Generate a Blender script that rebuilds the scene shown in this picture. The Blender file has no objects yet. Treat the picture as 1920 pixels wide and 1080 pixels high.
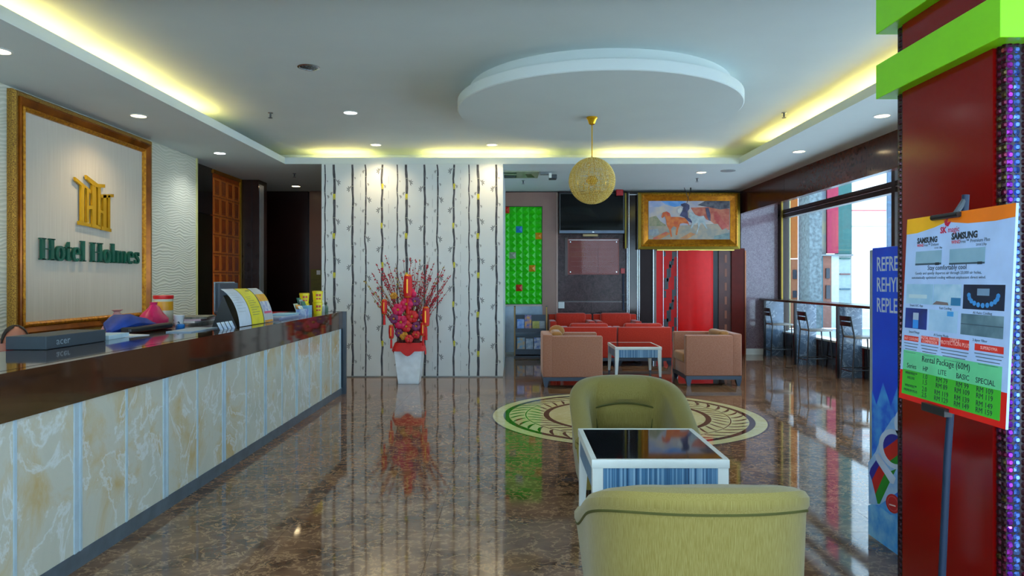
import bpy, bmesh, math, random
from mathutils import Vector, Matrix
random.seed(7)
R = math.radians
SC = bpy.context.scene
COL = SC.collection

# ------------------------------------------------------------------ camera, sky, exposure
F, CX, CY, HC = 1280.0, 963.0, 526.0, 1.5
cam_d = bpy.data.cameras.new('camera')
cam_d.sensor_width = 36.0
cam_d.lens = 36.0 * F / 1920.0
cam_d.shift_x = -(CX - 960.0) / 1920.0
cam_d.shift_y = (CY - 540.0) / 1920.0
cam_d.clip_end = 300
cam = bpy.data.objects.new('camera', cam_d)
cam.location = (0, 0, HC)
cam.rotation_euler = (R(90), 0, 0)
COL.objects.link(cam)
SC.camera = cam

world = bpy.data.worlds.new('sky')
SC.world = world
world.use_nodes = True
bg = world.node_tree.nodes['Background']
bg.inputs[0].default_value = (0.56, 0.80, 1.0, 1)
bg.inputs[1].default_value = 2.4
sun_d = bpy.data.lights.new('sun', 'SUN')
sun_d.energy = 11.0
sun_d.angle = R(1.5)
sun_d.color = (1.0, 0.97, 0.93)
sun = bpy.data.objects.new('sun', sun_d)
sun.rotation_euler = (R(-20), R(4), 0)      # high sun from behind the far wall
COL.objects.link(sun)
SC.view_settings.view_transform = 'Standard'
SC.view_settings.look = 'None'
SC.view_settings.exposure = 0.88
SC.view_settings.gamma = 1.0
SC.view_settings.use_curve_mapping = False
SC.cycles.use_denoising = True
SC.cycles.max_bounces = 10
SC.cycles.diffuse_bounces = 6
SC.cycles.caustics_reflective = False
SC.cycles.caustics_refractive = False
SC.cycles.sample_clamp_indirect = 6.0

DOWN_W = 30.0      # watts of one lit downlight
TUBE_E = 16.0      # emission of the cove tubes


def X(u, d): return (u - CX) * d / F
def Z(v, d): return HC - (v - CY) * d / F


# ------------------------------------------------------------------ materials
def lin(c):
    if isinstance(c, str):
        c = c.lstrip('#')
        c = [int(c[i:i + 2], 16) / 255 for i in (0, 2, 4)]
    return tuple(x / 12.92 if x <= 0.04045 else ((x + 0.055) / 1.055) ** 2.4 for x in c)


MATS = {}


def base_mat(name):
    m = bpy.data.materials.new(name)
    m.use_nodes = True
    nt = m.node_tree
    b = nt.nodes['Principled BSDF']
    return m, nt, b


def N(nt, t, **kw):
    n = nt.nodes.new(t)
    for k, v in kw.items():
        if k.startswith('i_'):
            n.inputs[k[2:].replace('_', ' ')].default_value = v
        else:
            setattr(n, k, v)
    return n


def coords(nt, world=False, scale=(1, 1, 1), rot=(0, 0, 0)):
    mp = N(nt, 'ShaderNodeMapping')
    mp.inputs['Scale'].default_value = scale
    mp.inputs['Rotation'].default_value = rot
    if world:
        g = N(nt, 'ShaderNodeNewGeometry')
        nt.links.new(g.outputs['Position'], mp.inputs[0])
    else:
        g = N(nt, 'ShaderNodeTexCoord')
        nt.links.new(g.outputs['Object'], mp.inputs[0])
    return mp.outputs[0]


def ramp(nt, src, stops):
    r = N(nt, 'ShaderNodeValToRGB')
    el = r.color_ramp.elements
    while len(el) < len(stops):
        el.new(0.5)
    for e, (p, c) in zip(el, stops):
        e.position = p
        e.color = (*c, 1) if len(c) == 3 else c
    nt.links.new(src, r.inputs[0])
    return r.outputs[0]


def M(name, col, rough=0.5, metal=0.0, spec=0.5, col2=None, scale=9.0, var=0.07, bump=0.0, bscale=None,
      stretch=(1, 1, 1), world=False, emit=None, estr=0.0, coat=0.0, ior=1.5, detail=4.0, trans=0.0, sheen=0.0):
    if name in MATS:
        return MATS[name]
    m, nt, b = base_mat(name)
    c = lin(col)
    c2 = lin(col2) if col2 else tuple(min(1, x * (1 + var)) for x in c)
    c1 = c if col2 else tuple(x * (1 - var) for x in c)
    co = coords(nt, world, stretch)
    n = N(nt, 'ShaderNodeTexNoise')
    n.inputs['Scale'].default_value = scale
    n.inputs['Detail'].default_value = detail
    nt.links.new(co, n.inputs['Vector'])
    nt.links.new(ramp(nt, n.outputs['Fac'], [(0.35, c1), (0.65, c2)]), b.inputs['Base Color'])
    b.inputs['Roughness'].default_value = rough
    b.inputs['Metallic'].default_value = metal
    b.inputs['Specular IOR Level'].default_value = spec
    b.inputs['IOR'].default_value = ior
    b.inputs['Coat Weight'].default_value = coat
    b.inputs['Coat Roughness'].default_value = 0.05
    b.inputs['Sheen Weight'].default_value = sheen
    b.inputs['Transmission Weight'].default_value = trans
    if emit:
        b.inputs['Emission Color'].default_value = (*lin(emit), 1)
        b.inputs['Emission Strength'].default_value = estr
    if bump:
        bn = N(nt, 'ShaderNodeTexNoise')
        bn.inputs['Scale'].default_value = bscale or scale * 6
        bn.inputs['Detail'].default_value = 3
        nt.links.new(co, bn.inputs['Vector'])
        bp = N(nt, 'ShaderNodeBump')
        bp.inputs['Strength'].default_value = bump
        bp.inputs['Distance'].default_value = 0.01
        nt.links.new(bn.outputs['Fac'], bp.inputs['Height'])
        nt.links.new(bp.outputs[0], b.inputs['Normal'])
    MATS[name] = m
    return m


def glass_mat(name, tint=(0.93, 0.97, 1.0), refl=0.08, rough=0.0):
    if name in MATS:
        return MATS[name]
    m, nt, b = base_mat(name)
    out = nt.nodes['Material Output']
    nt.nodes.remove(b)
    t = N(nt, 'ShaderNodeBsdfTransparent')
    t.inputs[0].default_value = (*tint, 1)
    g = N(nt, 'ShaderNodeBsdfGlossy')
    g.inputs['Roughness'].default_value = rough
    mx = N(nt, 'ShaderNodeMixShader')
    mx.inputs[0].default_value = refl
    nt.links.new(t.outputs[0], mx.inputs[1])
    nt.links.new(g.outputs[0], mx.inputs[2])
    nt.links.new(mx.outputs[0], out.inputs['Surface'])
    MATS[name] = m
    return m


def marble(name, dark, mid, vein, scale=2.2, vein_scale=3.0, vein_w=0.03, rough=0.06, stretch=(1, 1, 1), ior=1.5, blot=None, coat=0.0,
           vein_amt=0.8, dist=1.4):
    m, nt, b = base_mat(name)
    co = coords(nt, True, stretch)
    n = N(nt, 'ShaderNodeTexNoise')
    for k, v in (('Scale', scale), ('Detail', 9), ('Roughness', 0.62), ('Distortion', dist)):
        n.inputs[k].default_value = v
    nt.links.new(co, n.inputs['Vector'])
    stops = [(0.34, lin(dark)), (0.62, lin(mid))]
    if blot:
        stops = [(0.30, lin(dark)), (0.52, lin(mid)), (0.68, lin(blot))]
    basec = ramp(nt, n.outputs['Fac'], stops)
    v = N(nt, 'ShaderNodeTexNoise')
    for k, vv in (('Scale', vein_scale), ('Detail', 7), ('Roughness', 0.6), ('Distortion', dist * 1.3)):
        v.inputs[k].default_value = vv
    nt.links.new(co, v.inputs['Vector'])
    vm = ramp(nt, v.outputs['Fac'], [(0.5 - vein_w * 2, (0, 0, 0)), (0.5, (vein_amt,) * 3), (0.5 + vein_w * 2, (0, 0, 0))])
    mx = N(nt, 'ShaderNodeMix', data_type='RGBA')
    nt.links.new(vm, mx.inputs['Factor'])
    nt.links.new(basec, mx.inputs['A'])
    mx.inputs['B'].default_value = (*lin(vein), 1)
    nt.links.new(mx.outputs['Result'], b.inputs['Base Color'])
    b.inputs['Roughness'].default_value = rough
    b.inputs['IOR'].default_value = ior
    b.inputs['Coat Weight'].default_value = coat
    MATS[name] = m
    return m


def wave_wall():
    m, nt, b = base_mat('wavy_wallpaper')
    b.inputs['Base Color'].default_value = (*lin('#d9dcd6'), 1)
    b.inputs['Roughness'].default_value = 0.45
    co = coords(nt, True, (1, 1, 1))
    n = N(nt, 'ShaderNodeTexNoise')
    n.inputs['Scale'].default_value = 3.2
    n.inputs['Detail'].default_value = 1
    nt.links.new(co, n.inputs['Vector'])
    sep = N(nt, 'ShaderNodeSeparateXYZ')
    nt.links.new(co, sep.inputs[0])
    a = N(nt, 'ShaderNodeMath', operation='MULTIPLY_ADD')
    nt.links.new(n.outputs['Fac'], a.inputs[0])
    a.inputs[1].default_value = 0.16
    nt.links.new(sep.outputs['Z'], a.inputs[2])
    k = N(nt, 'ShaderNodeMath', operation='MULTIPLY')
    nt.links.new(a.outputs[0], k.inputs[0])
    k.inputs[1].default_value = 175
    s = N(nt, 'ShaderNodeMath', operation='SINE')
    nt.links.new(k.outputs[0], s.inputs[0])
    bp = N(nt, 'ShaderNodeBump')
    bp.inputs['Strength'].default_value = 0.22
    bp.inputs['Distance'].default_value = 0.012
    nt.links.new(s.outputs[0], bp.inputs['Height'])
    nt.links.new(bp.outputs[0], b.inputs['Normal'])
    nt.links.new(ramp(nt, s.outputs[0], [(0.0, lin('#c9cbb8')), (0.5, lin('#dcdccc'))]), b.inputs['Base Color'])
    return m


def fabric(name, c1, c2, sx=260, bump=0.35, sheen=0.25, stretch=(1, 1, 0.06)):
    m, nt, b = base_mat(name)
    co = coords(nt, False, stretch)
    n = N(nt, 'ShaderNodeTexNoise')
    n.inputs['Scale'].default_value = sx
    n.inputs['Detail'].default_value = 2
    nt.links.new(co, n.inputs['Vector'])
    nt.links.new(ramp(nt, n.outputs['Fac'], [(0.35, lin(c1)), (0.68, lin(c2))]), b.inputs['Base Color'])
    b.inputs['Roughness'].default_value = 0.85
    b.inputs['Sheen Weight'].default_value = sheen
    b.inputs['Specular IOR Level'].default_value = 0.2
    bp = N(nt, 'ShaderNodeBump')
    bp.inputs['Strength'].default_value = bump
    bp.inputs['Distance'].default_value = 0.003
    nt.links.new(n.outputs['Fac'], bp.inputs['Height'])
    nt.links.new(bp.outputs[0], b.inputs['Normal'])
    MATS[name] = m
    return m


FLOOR = marble('brown_marble_floor', '#3a281c', '#745640', '#b8926c', 3.4, 11.0, 0.016, rough=0.05, ior=1.55, stretch=(0.8, 1.0, 1), blot='#8a684c', dist=0.35, vein_amt=.75)
CREAM = marble('cream_marble', '#b9b8a8', '#c4c2b2', '#d8dede', 2.4, 2.6, 0.012, rough=0.14, stretch=(1, 1, 0.8), blot='#c0a878', dist=0.45, vein_amt=.7)
FASCIA = M('brown_stone_fascia', '#4a2218', 0.14, col2='#5a2e22', scale=22, spec=.35)
DKMARB = marble('purple_brown_marble', '#2b1c1e', '#46303200'[:7], '#6a5052', 5, 7, 0.02, rough=0.2, vein_amt=0.4, ior=1.3)
GRANITE = marble('speckled_granite', '#57404a', '#7d6a74', '#b9a9b0', 30, 40, 0.03, rough=0.10, vein_amt=0.5)
PIER = marble('blue_grey_marble', '#4a5a6c', '#66788c', '#a9b8c6', 2.4, 3.0, 0.010, rough=0.08)
WHITE = M('white_ceiling_paint', '#d0dcdb', 0.75, var=0.015, scale=2)
WAVY = wave_wall()
PAPER = M('white_wallpaper', '#d3dbdb', 0.55, var=0.02, scale=3)
GOLD = M('gold_gilt', '#dc9a1e', 0.3, 0.55, col2='#a8660c', scale=30, bump=0.5, bscale=70)
GOLDP = M('polished_gold', '#f0b820', 0.15, 0.7, var=0.03)
BRASS = M('brass', '#8a7028', 0.35, 0.7, var=0.06)
STEEL = M('brushed_steel', '#c9ced2', 0.25, 0.95, var=0.04, scale=20)
BLACK = M('black_plastic', '#15171a', 0.35, var=0.1)
DGREY = M('dark_grey', '#3c464e', 0.45, var=0.06)
NAVY = M('dark_navy_plastic', '#1d2a3d', 0.4, var=0.08)
CBROWN = M('brown_counter_gloss', '#3a2416', 0.06, col2='#452c1b', scale=18, coat=0.4)
WPAINT = M('white_lacquer', '#dfe6e2', 0.3, var=0.03)
WHITEP = M('white_paper', '#e6e9ec', 0.6, var=0.03)
RED = M('red_gloss', '#e00d08', 0.3, var=0.04, spec=.2)
REDCOL = M('red_column_gloss', '#7c0806', 0.14, var=0.05, scale=2, spec=.4)
GREENB = M('lime_green_paint', '#86de12', 0.35, var=0.02)
GLASS = glass_mat('window_glass')

# ------------------------------------------------------------------ mesh helpers


class MB:
    def __init__(s):
        s.v, s.f = [], []

    def add(s, vs, fs):
        o = len(s.v)
        s.v += [tuple(p) for p in vs]
        s.f += [tuple(i + o for i in f) for f in fs]
        return s

    def box(s, x0, x1, y0, y1, z0, z1):
        x0, x1 = min(x0, x1), max(x0, x1); y0, y1 = min(y0, y1), max(y0, y1); z0, z1 = min(z0, z1), max(z0, z1)
        return s.add([(x0, y0, z0), (x1, y0, z0), (x1, y1, z0), (x0, y1, z0), (x0, y0, z1), (x1, y0, z1), (x1, y1, z1), (x0, y1, z1)],
                     [(0, 3, 2, 1), (4, 5, 6, 7), (0, 1, 5, 4), (1, 2, 6, 5), (2, 3, 7, 6), (3, 0, 4, 7)])

    def rbox(s, x0, x1, y0, y1, z0, z1, r=0.02, seg=3, fn=None):
        bm = bmesh.new()
        bmesh.ops.create_cube(bm, size=1)
        for v in bm.verts:
            v.co = Vector((x0 + (x1 - x0) * (v.co.x + .5), y0 + (y1 - y0) * (v.co.y + .5), z0 + (z1 - z0) * (v.co.z + .5)))
        if fn:
            bmesh.ops.subdivide_edges(bm, edges=bm.edges[:], cuts=6, use_grid_fill=True)
            sharp = [e for e in bm.edges if len(e.link_faces) == 2 and e.calc_face_angle() > 0.5]
            bmesh.ops.bevel(bm, geom=sharp, offset=r, segments=seg, affect='EDGES', profile=0.5)
            for v in bm.verts:
                v.co = Vector(fn(v.co))
        else:
            bmesh.ops.bevel(bm, geom=bm.edges[:], offset=r, segments=seg, affect='EDGES', profile=0.5)
        bm.verts.index_update()
        s.add([v.co for v in bm.verts], [[v.index for v in f.verts] for f in bm.faces])
        bm.free()
        return s

    def prism(s, poly, ax, a0, a1):
        n = len(poly)
        def p(q, a):
            return {'x': (a, q[0], q[1]), 'y': (q[0], a, q[1]), 'z': (q[0], q[1], a)}[ax]
        return s.add([p(q, a0) for q in poly] + [p(q, a1) for q in poly],
                     [tuple(range(n)), tuple(range(2 * n - 1, n - 1, -1))] + [(i, (i + 1) % n, n + (i + 1) % n, n + i) for i in range(n)])

    def pplane(s, poly, o, sv, tv, nv, d0, d1):
        """polygon in the (s,t) frame at o, extruded along the normal"""
        n = len(poly)
        o, sv, tv, nv = Vector(o), Vector(sv), Vector(tv), Vector(nv)
        vs = [o + sv * a + tv * b + nv * d0 for a, b in poly] + [o + sv * a + tv * b + nv * d1 for a, b in poly]
        return s.add(vs, [tuple(range(n)), tuple(range(2 * n - 1, n - 1, -1))] + [(i, (i + 1) % n, n + (i + 1) % n, n + i) for i in range(n)])

    def tube(s, pts, r, n=8, cap=True):
        pts = [Vector(p) for p in pts]
        rr = r if isinstance(r, (list, tuple)) else [r] * len(pts)
        vs, fs = [], []
        up = None
        for i, p in enumerate(pts):
            d = (pts[min(i + 1, len(pts) - 1)] - pts[max(i - 1, 0)]).normalized()
            if up is None:
                up = Vector((0, 0, 1)) if abs(d.z) < 0.9 else Vector((1, 0, 0))
            a = d.cross(up).normalized()
            b = a.cross(d).normalized()
            up = b
            for k in range(n):
                t = 2 * math.pi * k / n
                vs.append(p + (a * math.cos(t) + b * math.sin(t)) * rr[i])
        for i in range(len(pts) - 1):
            for k in range(n):
                fs.append((i * n + k, i * n + (k + 1) % n, (i + 1) * n + (k + 1) % n, (i + 1) * n + k))
        if cap:
            fs.append(tuple(range(n - 1, -1, -1)))
            fs.append(tuple((len(pts) - 1) * n + k for k in range(n)))
        return s.add(vs, fs)

    def lathe(s, prof, c=(0, 0, 0), n=20):
        vs, fs = [], []
        for r, z in prof:
            for k in range(n):
                t = 2 * math.pi * k / n
                vs.append((c[0] + max(r, 1e-4) * math.cos(t), c[1] + max(r, 1e-4) * math.sin(t), c[2] + z))
        for i in range(len(prof) - 1):
            for k in range(n):
                fs.append((i * n + k, i * n + (k + 1) % n, (i + 1) * n + (k + 1) % n, (i + 1) * n + k))
        fs.append(tuple(range(n - 1, -1, -1)))
        fs.append(tuple((len(prof) - 1) * n + k for k in range(n)))
        return s.add(vs, fs)

    def ball(s, c, r, nu=12, nv=8):
        rx, ry, rz = (r, r, r) if not isinstance(r, (tuple, list)) else r
        vs = [(c[0], c[1], c[2] - rz)]
        for j in range(1, nv):
            t = math.pi * j / nv - math.pi / 2
            for k in range(nu):
                a = 2 * math.pi * k / nu
                vs.append((c[0] + rx * math.cos(t) * math.cos(a), c[1] + ry * math.cos(t) * math.sin(a), c[2] + rz * math.sin(t)))
        vs.append((c[0], c[1], c[2] + rz))
        fs = [(0, 1 + (k + 1) % nu, 1 + k) for k in range(nu)]
        for j in range(nv - 2):
            for k in range(nu):
                a = 1 + j * nu
                fs.append((a + k, a + (k + 1) % nu, a + nu + (k + 1) % nu, a + nu + k))
        top = len(vs) - 1
        a = 1 + (nv - 2) * nu
        fs += [(a + k, a + (k + 1) % nu, top) for k in range(nu)]
        return s.add(vs, fs)

    def strip(s, pts, w, o, sv, tv, nv, d0, d1):
        """polyline stroke of width w (or widths) in a plane"""
        ww = w if isinstance(w, (list, tuple)) else [w] * len(pts)
        L, Rr = [], []
        for i, p in enumerate(pts):
            a = pts[max(i - 1, 0)]; b = pts[min(i + 1, len(pts) - 1)]
            dx, dy = b[0] - a[0], b[1] - a[1]
            l = math.hypot(dx, dy) or 1
            L.append((p[0] - dy / l * ww[i] / 2, p[1] + dx / l * ww[i] / 2))
            Rr.append((p[0] + dy / l * ww[i] / 2, p[1] - dx / l * ww[i] / 2))
        o, sv, tv, nv = Vector(o), Vector(sv), Vector(tv), Vector(nv)
        n = len(pts)
        vs = []
        for dd in (d0, d1):
            vs += [o + sv * a + tv * b + nv * dd for a, b in L] + [o + sv * a + tv * b + nv * dd for a, b in Rr]
        fs = []
        for i in range(n - 1):
            fs += [(i, i + 1, n + i + 1, n + i), (2 * n + i, 3 * n + i, 3 * n + i + 1, 2 * n + i + 1),
                   (i, 2 * n + i, 2 * n + i + 1, i + 1), (n + i, n + i + 1, 3 * n + i + 1, 3 * n + i)]
        fs += [(0, n, 3 * n, 2 * n), (n - 1, 3 * n - 1, 4 * n - 1, 2 * n - 1)]
        return s.add(vs, fs)

    def mesh(s, name, smooth=False):
        me = bpy.data.meshes.new(name)
        me.from_pydata(s.v, [], s.f)
        bm = bmesh.new(); bm.from_mesh(me)
        bmesh.ops.recalc_face_normals(bm, faces=bm.faces[:])
        bm.to_mesh(me); bm.free()
        if smooth:
            me.shade_smooth()
            me.set_sharp_from_angle(angle=R(38))
        return me


def wloc(o):
    v = Vector((0, 0, 0))
    while o is not None:
        v += o.location
        o = o.parent
    return v


def put(name, me, mat, parent=None, loc=(0, 0, 0)):
    o = bpy.data.objects.new(name, me)
    COL.objects.link(o)
    o.location = loc
    if mat is not None and me is not None and not me.materials:
        me.materials.append(mat)
    if parent is not None:
        o.parent = parent
    return o


def part(name, mb, mat, parent, smooth=False, local=False):
    """mesh part; coordinates are world unless local"""
    if not local:
        w = wloc(parent)
        mb.v = [(p[0] - w.x, p[1] - w.y, p[2] - w.z) for p in mb.v]
    return put(name, mb.mesh(name, smooth), mat, parent)


def tag(o, label, cat, group=None):
    o['label'] = label
    o['category'] = cat
    if group:
        o['group'] = group
    return o


def thing(name, label, cat, loc=(0, 0, 0), rz=0, group=None):
    o = bpy.data.objects.new(name, None)
    COL.objects.link(o)
    o.empty_display_size = 0.1
    o.location = loc
    o.rotation_euler = (0, 0, rz)
    return tag(o, label, cat, group)


def struct(name, mb, mat, smooth=False):
    o = put(name, mb.mesh(name, smooth), mat)
    o['kind'] = 'structure'
    return o


def single(name, mb, mat, label, cat, group=None, smooth=False):
    """a thing that is one mesh, origin moved to its base"""
    xs = [p[0] for p in mb.v]; ys = [p[1] for p in mb.v]; zs = [p[2] for p in mb.v]
    c = ((min(xs) + max(xs)) / 2, (min(ys) + max(ys)) / 2, min(zs))
    mb.v = [(p[0] - c[0], p[1] - c[1], p[2] - c[2]) for p in mb.v]
    return tag(put(name, mb.mesh(name, smooth), mat, None, c), label, cat, group)


def dup(root, loc, rz, label):
    r = root.copy(); COL.objects.link(r)
    r.location = loc; r.rotation_euler = (0, 0, rz); r['label'] = label
    for ch in list(root.children):
        c = ch.copy(); COL.objects.link(c); c.parent = r
        for g in list(ch.children):
            d = g.copy(); COL.objects.link(d); d.parent = c
    return r


_tmp = bpy.data.scenes.new('lettering_workspace')


def text_mb(body, size, o, sv, tv, nv, align='LEFT', depth=0.0008, sx=1.0, bold=0.0, lift=0.0, italic=0.0):
    cu = bpy.data.curves.new('t', 'FONT')
    cu.body = body; cu.size = size; cu.align_x = align
    cu.extrude = depth / 2; cu.offset = bold; cu.shear = italic
    cu.resolution_u = 2
    ob = bpy.data.objects.new('t', cu)
    _tmp.collection.objects.link(ob)
    _tmp.view_layers[0].update()
    me = bpy.data.meshes.new_from_object(ob.evaluated_get(_tmp.view_layers[0].depsgraph))
    o, sv, tv, nv = Vector(o), Vector(sv), Vector(tv), Vector(nv)
    mb = MB()
    mb.add([o + sv * (v.co.x * sx) + tv * v.co.y + nv * (v.co.z + depth / 2 + lift) for v in me.vertices], [tuple(p.vertices) for p in me.polygons])
    bpy.data.objects.remove(ob); bpy.data.curves.remove(cu); bpy.data.meshes.remove(me)
    return mb


def rect(a0, a1, b0, b1): return [(a0, b0), (a1, b0), (a1, b1), (a0, b1)]


def ell(cx, cy, rx, ry, n=24, a0=0, a1=2 * math.pi):
    return [(cx + rx * math.cos(a0 + (a1 - a0) * i / n), cy + ry * math.sin(a0 + (a1 - a0) * i / n)) for i in range(n)]


YW, XL, XR, YB, Y0 = 10.6, -4.7, 4.6, 13.9, -1.6
ZS, ZC = 3.31, 3.54
XWIN = 5.42

# ================================================================== SETTING
# ---- floor with its tiles
floor = struct('floor', MB().box(-6.3, XWIN + 0.2, Y0, YB + 0.1, -0.2, -0.012), M('grout', '#1a120d', 0.6))
TS = 0.9
ys = [4.07 + TS * k for k in range(-7, 12)]
xs = [-2.27 + TS * k for k in range(-5, 9)]
cache = {}
for i in range(len(xs)):
    for j in range(len(ys)):
        x0, x1 = max(xs[i], -6.2), min(xs[i] + TS, XWIN)
        y0, y1 = max(ys[j], Y0), min(ys[j] + TS, YB)
        if x1 - x0 < 0.02 or y1 - y0 < 0.02:
            continue
        key = (round(x1 - x0, 3), round(y1 - y0, 3))
        if key not in cache:
            g = 0.0011
            cache[key] = MB().box(g, key[0] - g, g, key[1] - g, -0.011, 0.0).mesh('floor_tile')
        put('floor_tile', cache[key], FLOOR, floor, (x0, y0, 0))

# ---- ceiling: tray slab, soffits, lips, disc
TX0, TX1, TY0, TY1 = -3.55, 3.5, 4.4, YW
ceil = struct('ceiling', MB().box(-6.3, XWIN + 0.2, Y0, YB + 0.1, ZC, ZC + 0.12), WHITE)
sof = MB()
sof.box(-6.3, TX0 - .03, Y0, YB, ZS, ZS + 0.02)
sof.box(TX1 + .03, XWIN, Y0, YB, ZS, ZS + 0.02)
sof.box(TX0 - .03, TX1 + .03, Y0, TY0 - .03, ZS, ZS + 0.02)
sof.box(TX0 - .03, TX1 + .03, TY1 + .03, YB, ZS, ZS + 0.02)
part('soffit', sof, WHITE, ceil)
lip = MB()
lip.box(TX0 - 0.03, TX0, TY0 - .03, TY1 + .03, ZS, ZS + 0.1)
part('cove_lip', lip, WHITE, ceil)
part('cove_lip', MB().box(TX1, TX1 + 0.03, TY0 - .03, TY1 + .03, ZS, ZS + 0.1), WHITE, ceil)
part('cove_lip', MB().box(TX0, TX1, TY1, TY1 + 0.03, ZS, ZS + 0.1), WHITE, ceil)
part('cove_lip', MB().box(TX0, TX1, TY0 - 0.03, TY0, ZS, ZS + 0.1), WHITE, ceil)
back = MB()
back.box(TX0 - 0.52, TX0 - 0.5, TY0 - 0.5, TY1 + 0.5, ZS + 0.02, ZC)
back.box(TX1 + 0.5, TX1 + 0.52, TY0 - 0.5, TY1 + 0.5, ZS + 0.02, ZC)
back.box(TX0 - 0.5, TX1 + 0.5, TY1 + 0.5, TY1 + 0.52, ZS + 0.02, ZC)
back.box(TX0 - 0.5, TX1 + 0.5, TY0 - 0.52, TY0 - 0.5, ZS + 0.02, ZC)
part('cove_back', back, WHITE, ceil)
DX, DY = 0.905, 7.37
part('disc_upper_tier', MB().lathe([(1.38, 0), (1.38, 0.13)], (DX, DY, 3.41), 96), WHITE, ceil, True)
part('disc_lower_tier', MB().lathe([(1.495, 0), (1.505, 0.008), (1.505, 0.1)], (DX, DY, ZS), 96), WHITE, ceil, True)

# ---- left wall with its recess, corridor and brown pillar
wl = struct('wall_left', MB().box(XL - 0.15, XL, Y0, 10.1, 0, ZS), WAVY)
wl2 = MB().box(-5.05, -4.9, 10.1, 12.2, 0, ZS)
part('recess_wall', wl2, M('dark_wall', '#14110f', 0.5), wl)
part('corridor_wall', MB().box(-6.3, -6.2, 12.6, YB, 0, ZS).box(-6.3, -4.9, 12.5, 12.6, 0, ZS), M('dark_brown_wall', '#231413', 0.3), wl)
part('edge_trim', MB().box(XL - 0.15, XL + 0.012, 10.1, 10.14, 0, ZS), M('cream_trim', '#cfc98a', 0.4), wl)

wb = struct('wall_back', MB().box(-6.3, XWIN + 0.2, YB, YB + 0.15, 0, ZS), M('dark_back_wall', '#1c1010', 0.25))
# far corridor cladding
part('brown_cladding', MB().box(X(499, 13.85) - 1, X(578, 13.85), 13.84, YB, 0, ZS), M('dark_maroon_panel', '#2a1512', 0.2, col2='#1d0f0f', scale=1.2), wb)
part('tan_cladding', MB().box(X(581, 13.85), -3.0, 13.82, YB, 0, ZS), M('tan_panel', '#6b4632', 0.3, scale=2), wb)

# ---- bamboo partition
PXL, PXR = X(603, YW), X(943, YW)
wc = struct('wall_center', MB().box(PXL, PXR, YW, YB, 0, ZS - .001), PAPER)
INK = M('bamboo_ink', '#34383f', 0.6, col2='#50545a', scale=14)
YEL = M('bamboo_yellow', '#c6c034', 0.6)
PALE = M('bamboo_node', '#8f9688', 0.6)
LEAFI = M('leaf_ink', '#4a4f54', 0.6)
kinds = {'A': (0.018, 7), 'B': (0.036, 3), 'C': (0.030, 11), 'D': (0.022, 5), 'E': (0.028, 9)}
stalks = [(610, 'A'), (627, 'B'), (661, 'C'), (685, 'D'), (716.5, 'E'), (745.6, 'A'), (762.5, 'B'), (796, 'C'), (820, 'D'),
          (851, 'E'), (880, 'A'), (897, 'B'), (930.6, 'C')]
PO, PS, PT, PN = (0, YW, 0), (1, 0, 0), (0, 0, 1), (0, -1, 0)
PER = 0.61
for u, k in stalks:
    w, sd = kinds[k]
    rnd = random.Random(sd)
    x0 = X(u, YW)
    offs = [rnd.uniform(-0.012, 0.012) for _ in range(8)]
    nseg = 44
    pts, ws = [], []
    for i in range(nseg + 1):
        z = 0.02 + (ZS - 0.03) * i / nseg
        ph = (z / PER * 4) % 8
        a = int(ph) % 8; fr = ph - int(ph)
        pts.append((x0 + offs[a] * (1 - fr) + offs[(a + 1) % 8] * fr, z))
        ws.append(w * (1.0 if i % 3 else 1.18))
    st = part('bamboo_stalk', MB().strip(pts, ws, PO, PS, PT, PN, 0.0, 0.0012), INK, wc)
    ymb, pmb, lmb = MB(), MB(), MB()
    def xat(z):
        ph = (z / PER * 4) % 8
        a = int(ph) % 8; fr = ph - int(ph)
        return x0 + offs[a] * (1 - fr) + offs[(a + 1) % 8] * fr
    zz = {'A': .1, 'B': 0.32, 'C': .2, 'D': .05, 'E': 0.48}[k]
    while zz < ZS - 0.1:
        if k in 'BE':
            ymb.pplane(rect(xat(zz) - w * .55, xat(zz) + w * .55, zz, zz + 0.085), PO, PS, PT, PN, 0.0012, 0.002)
        for dz in (0.02, 0.33):
            if zz + dz < ZS - .05:
                pmb.pplane(rect(xat(zz + dz) - w * .6, xat(zz + dz) + w * .6, zz + dz - .009, zz + dz), PO, PS, PT, PN, 0.0013, 0.0021)
        for side, dz, sz in ((1, 0.26, 1.0), (-1, 0.09, 0.6), (1, 0.5, 0.5)) if k in 'BDA' else ((-1, 0.28, 1.0), (1, 0.04, 0.6), (1, .45, .4)):
            cz = zz + dz
            if cz > ZS - 0.08:
                continue
            cx = xat(cz) + side * (w * .5 + 0.02 * sz)
            sz2 = sz * (0.7 if k == 'A' else 1.15)
            for ang in (-70, -25, 20, 65, 110):
                a = R(ang if side > 0 else 180 - ang)
                l = 0.05 * sz2
                ca, sa = math.cos(a), math.sin(a)
                px, pz = cx + side * .01, cz
                lmb.pplane([(px, pz), (px + ca * l * .5 - sa * .006 * sz2, pz + sa * l * .5 + ca * .006 * sz2), (px + ca * l, pz + sa * l),
                            (px + ca * l * .5 + sa * .006 * sz2, pz + sa * l * .5 - ca * .006 * sz2)], PO, PS, PT, PN, 0.0, 0.0011)
        zz += PER
    if ymb.v:
        part('yellow_band', ymb, YEL, st)
    part('node_ring', pmb, PALE, st)
    part('leaf_print', lmb, LEAFI, st)
dots = MB()
for u in (676, 728.5, 811, 863.5):
    z = 0.1
    while z < 3.2:
        l = random.uniform(.04, .16)
        dots.pplane(rect(X(u, YW) - .0022, X(u, YW) + .0022, z, z + l), PO, PS, PT, PN, 0.0, 0.001)
        z += l + random.uniform(.05, .15)
o = part('fine_dash_print', dots, M('pale_ink', '#8f9a9c', 0.6), wc)
o['kind'] = 'stuff'
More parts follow.
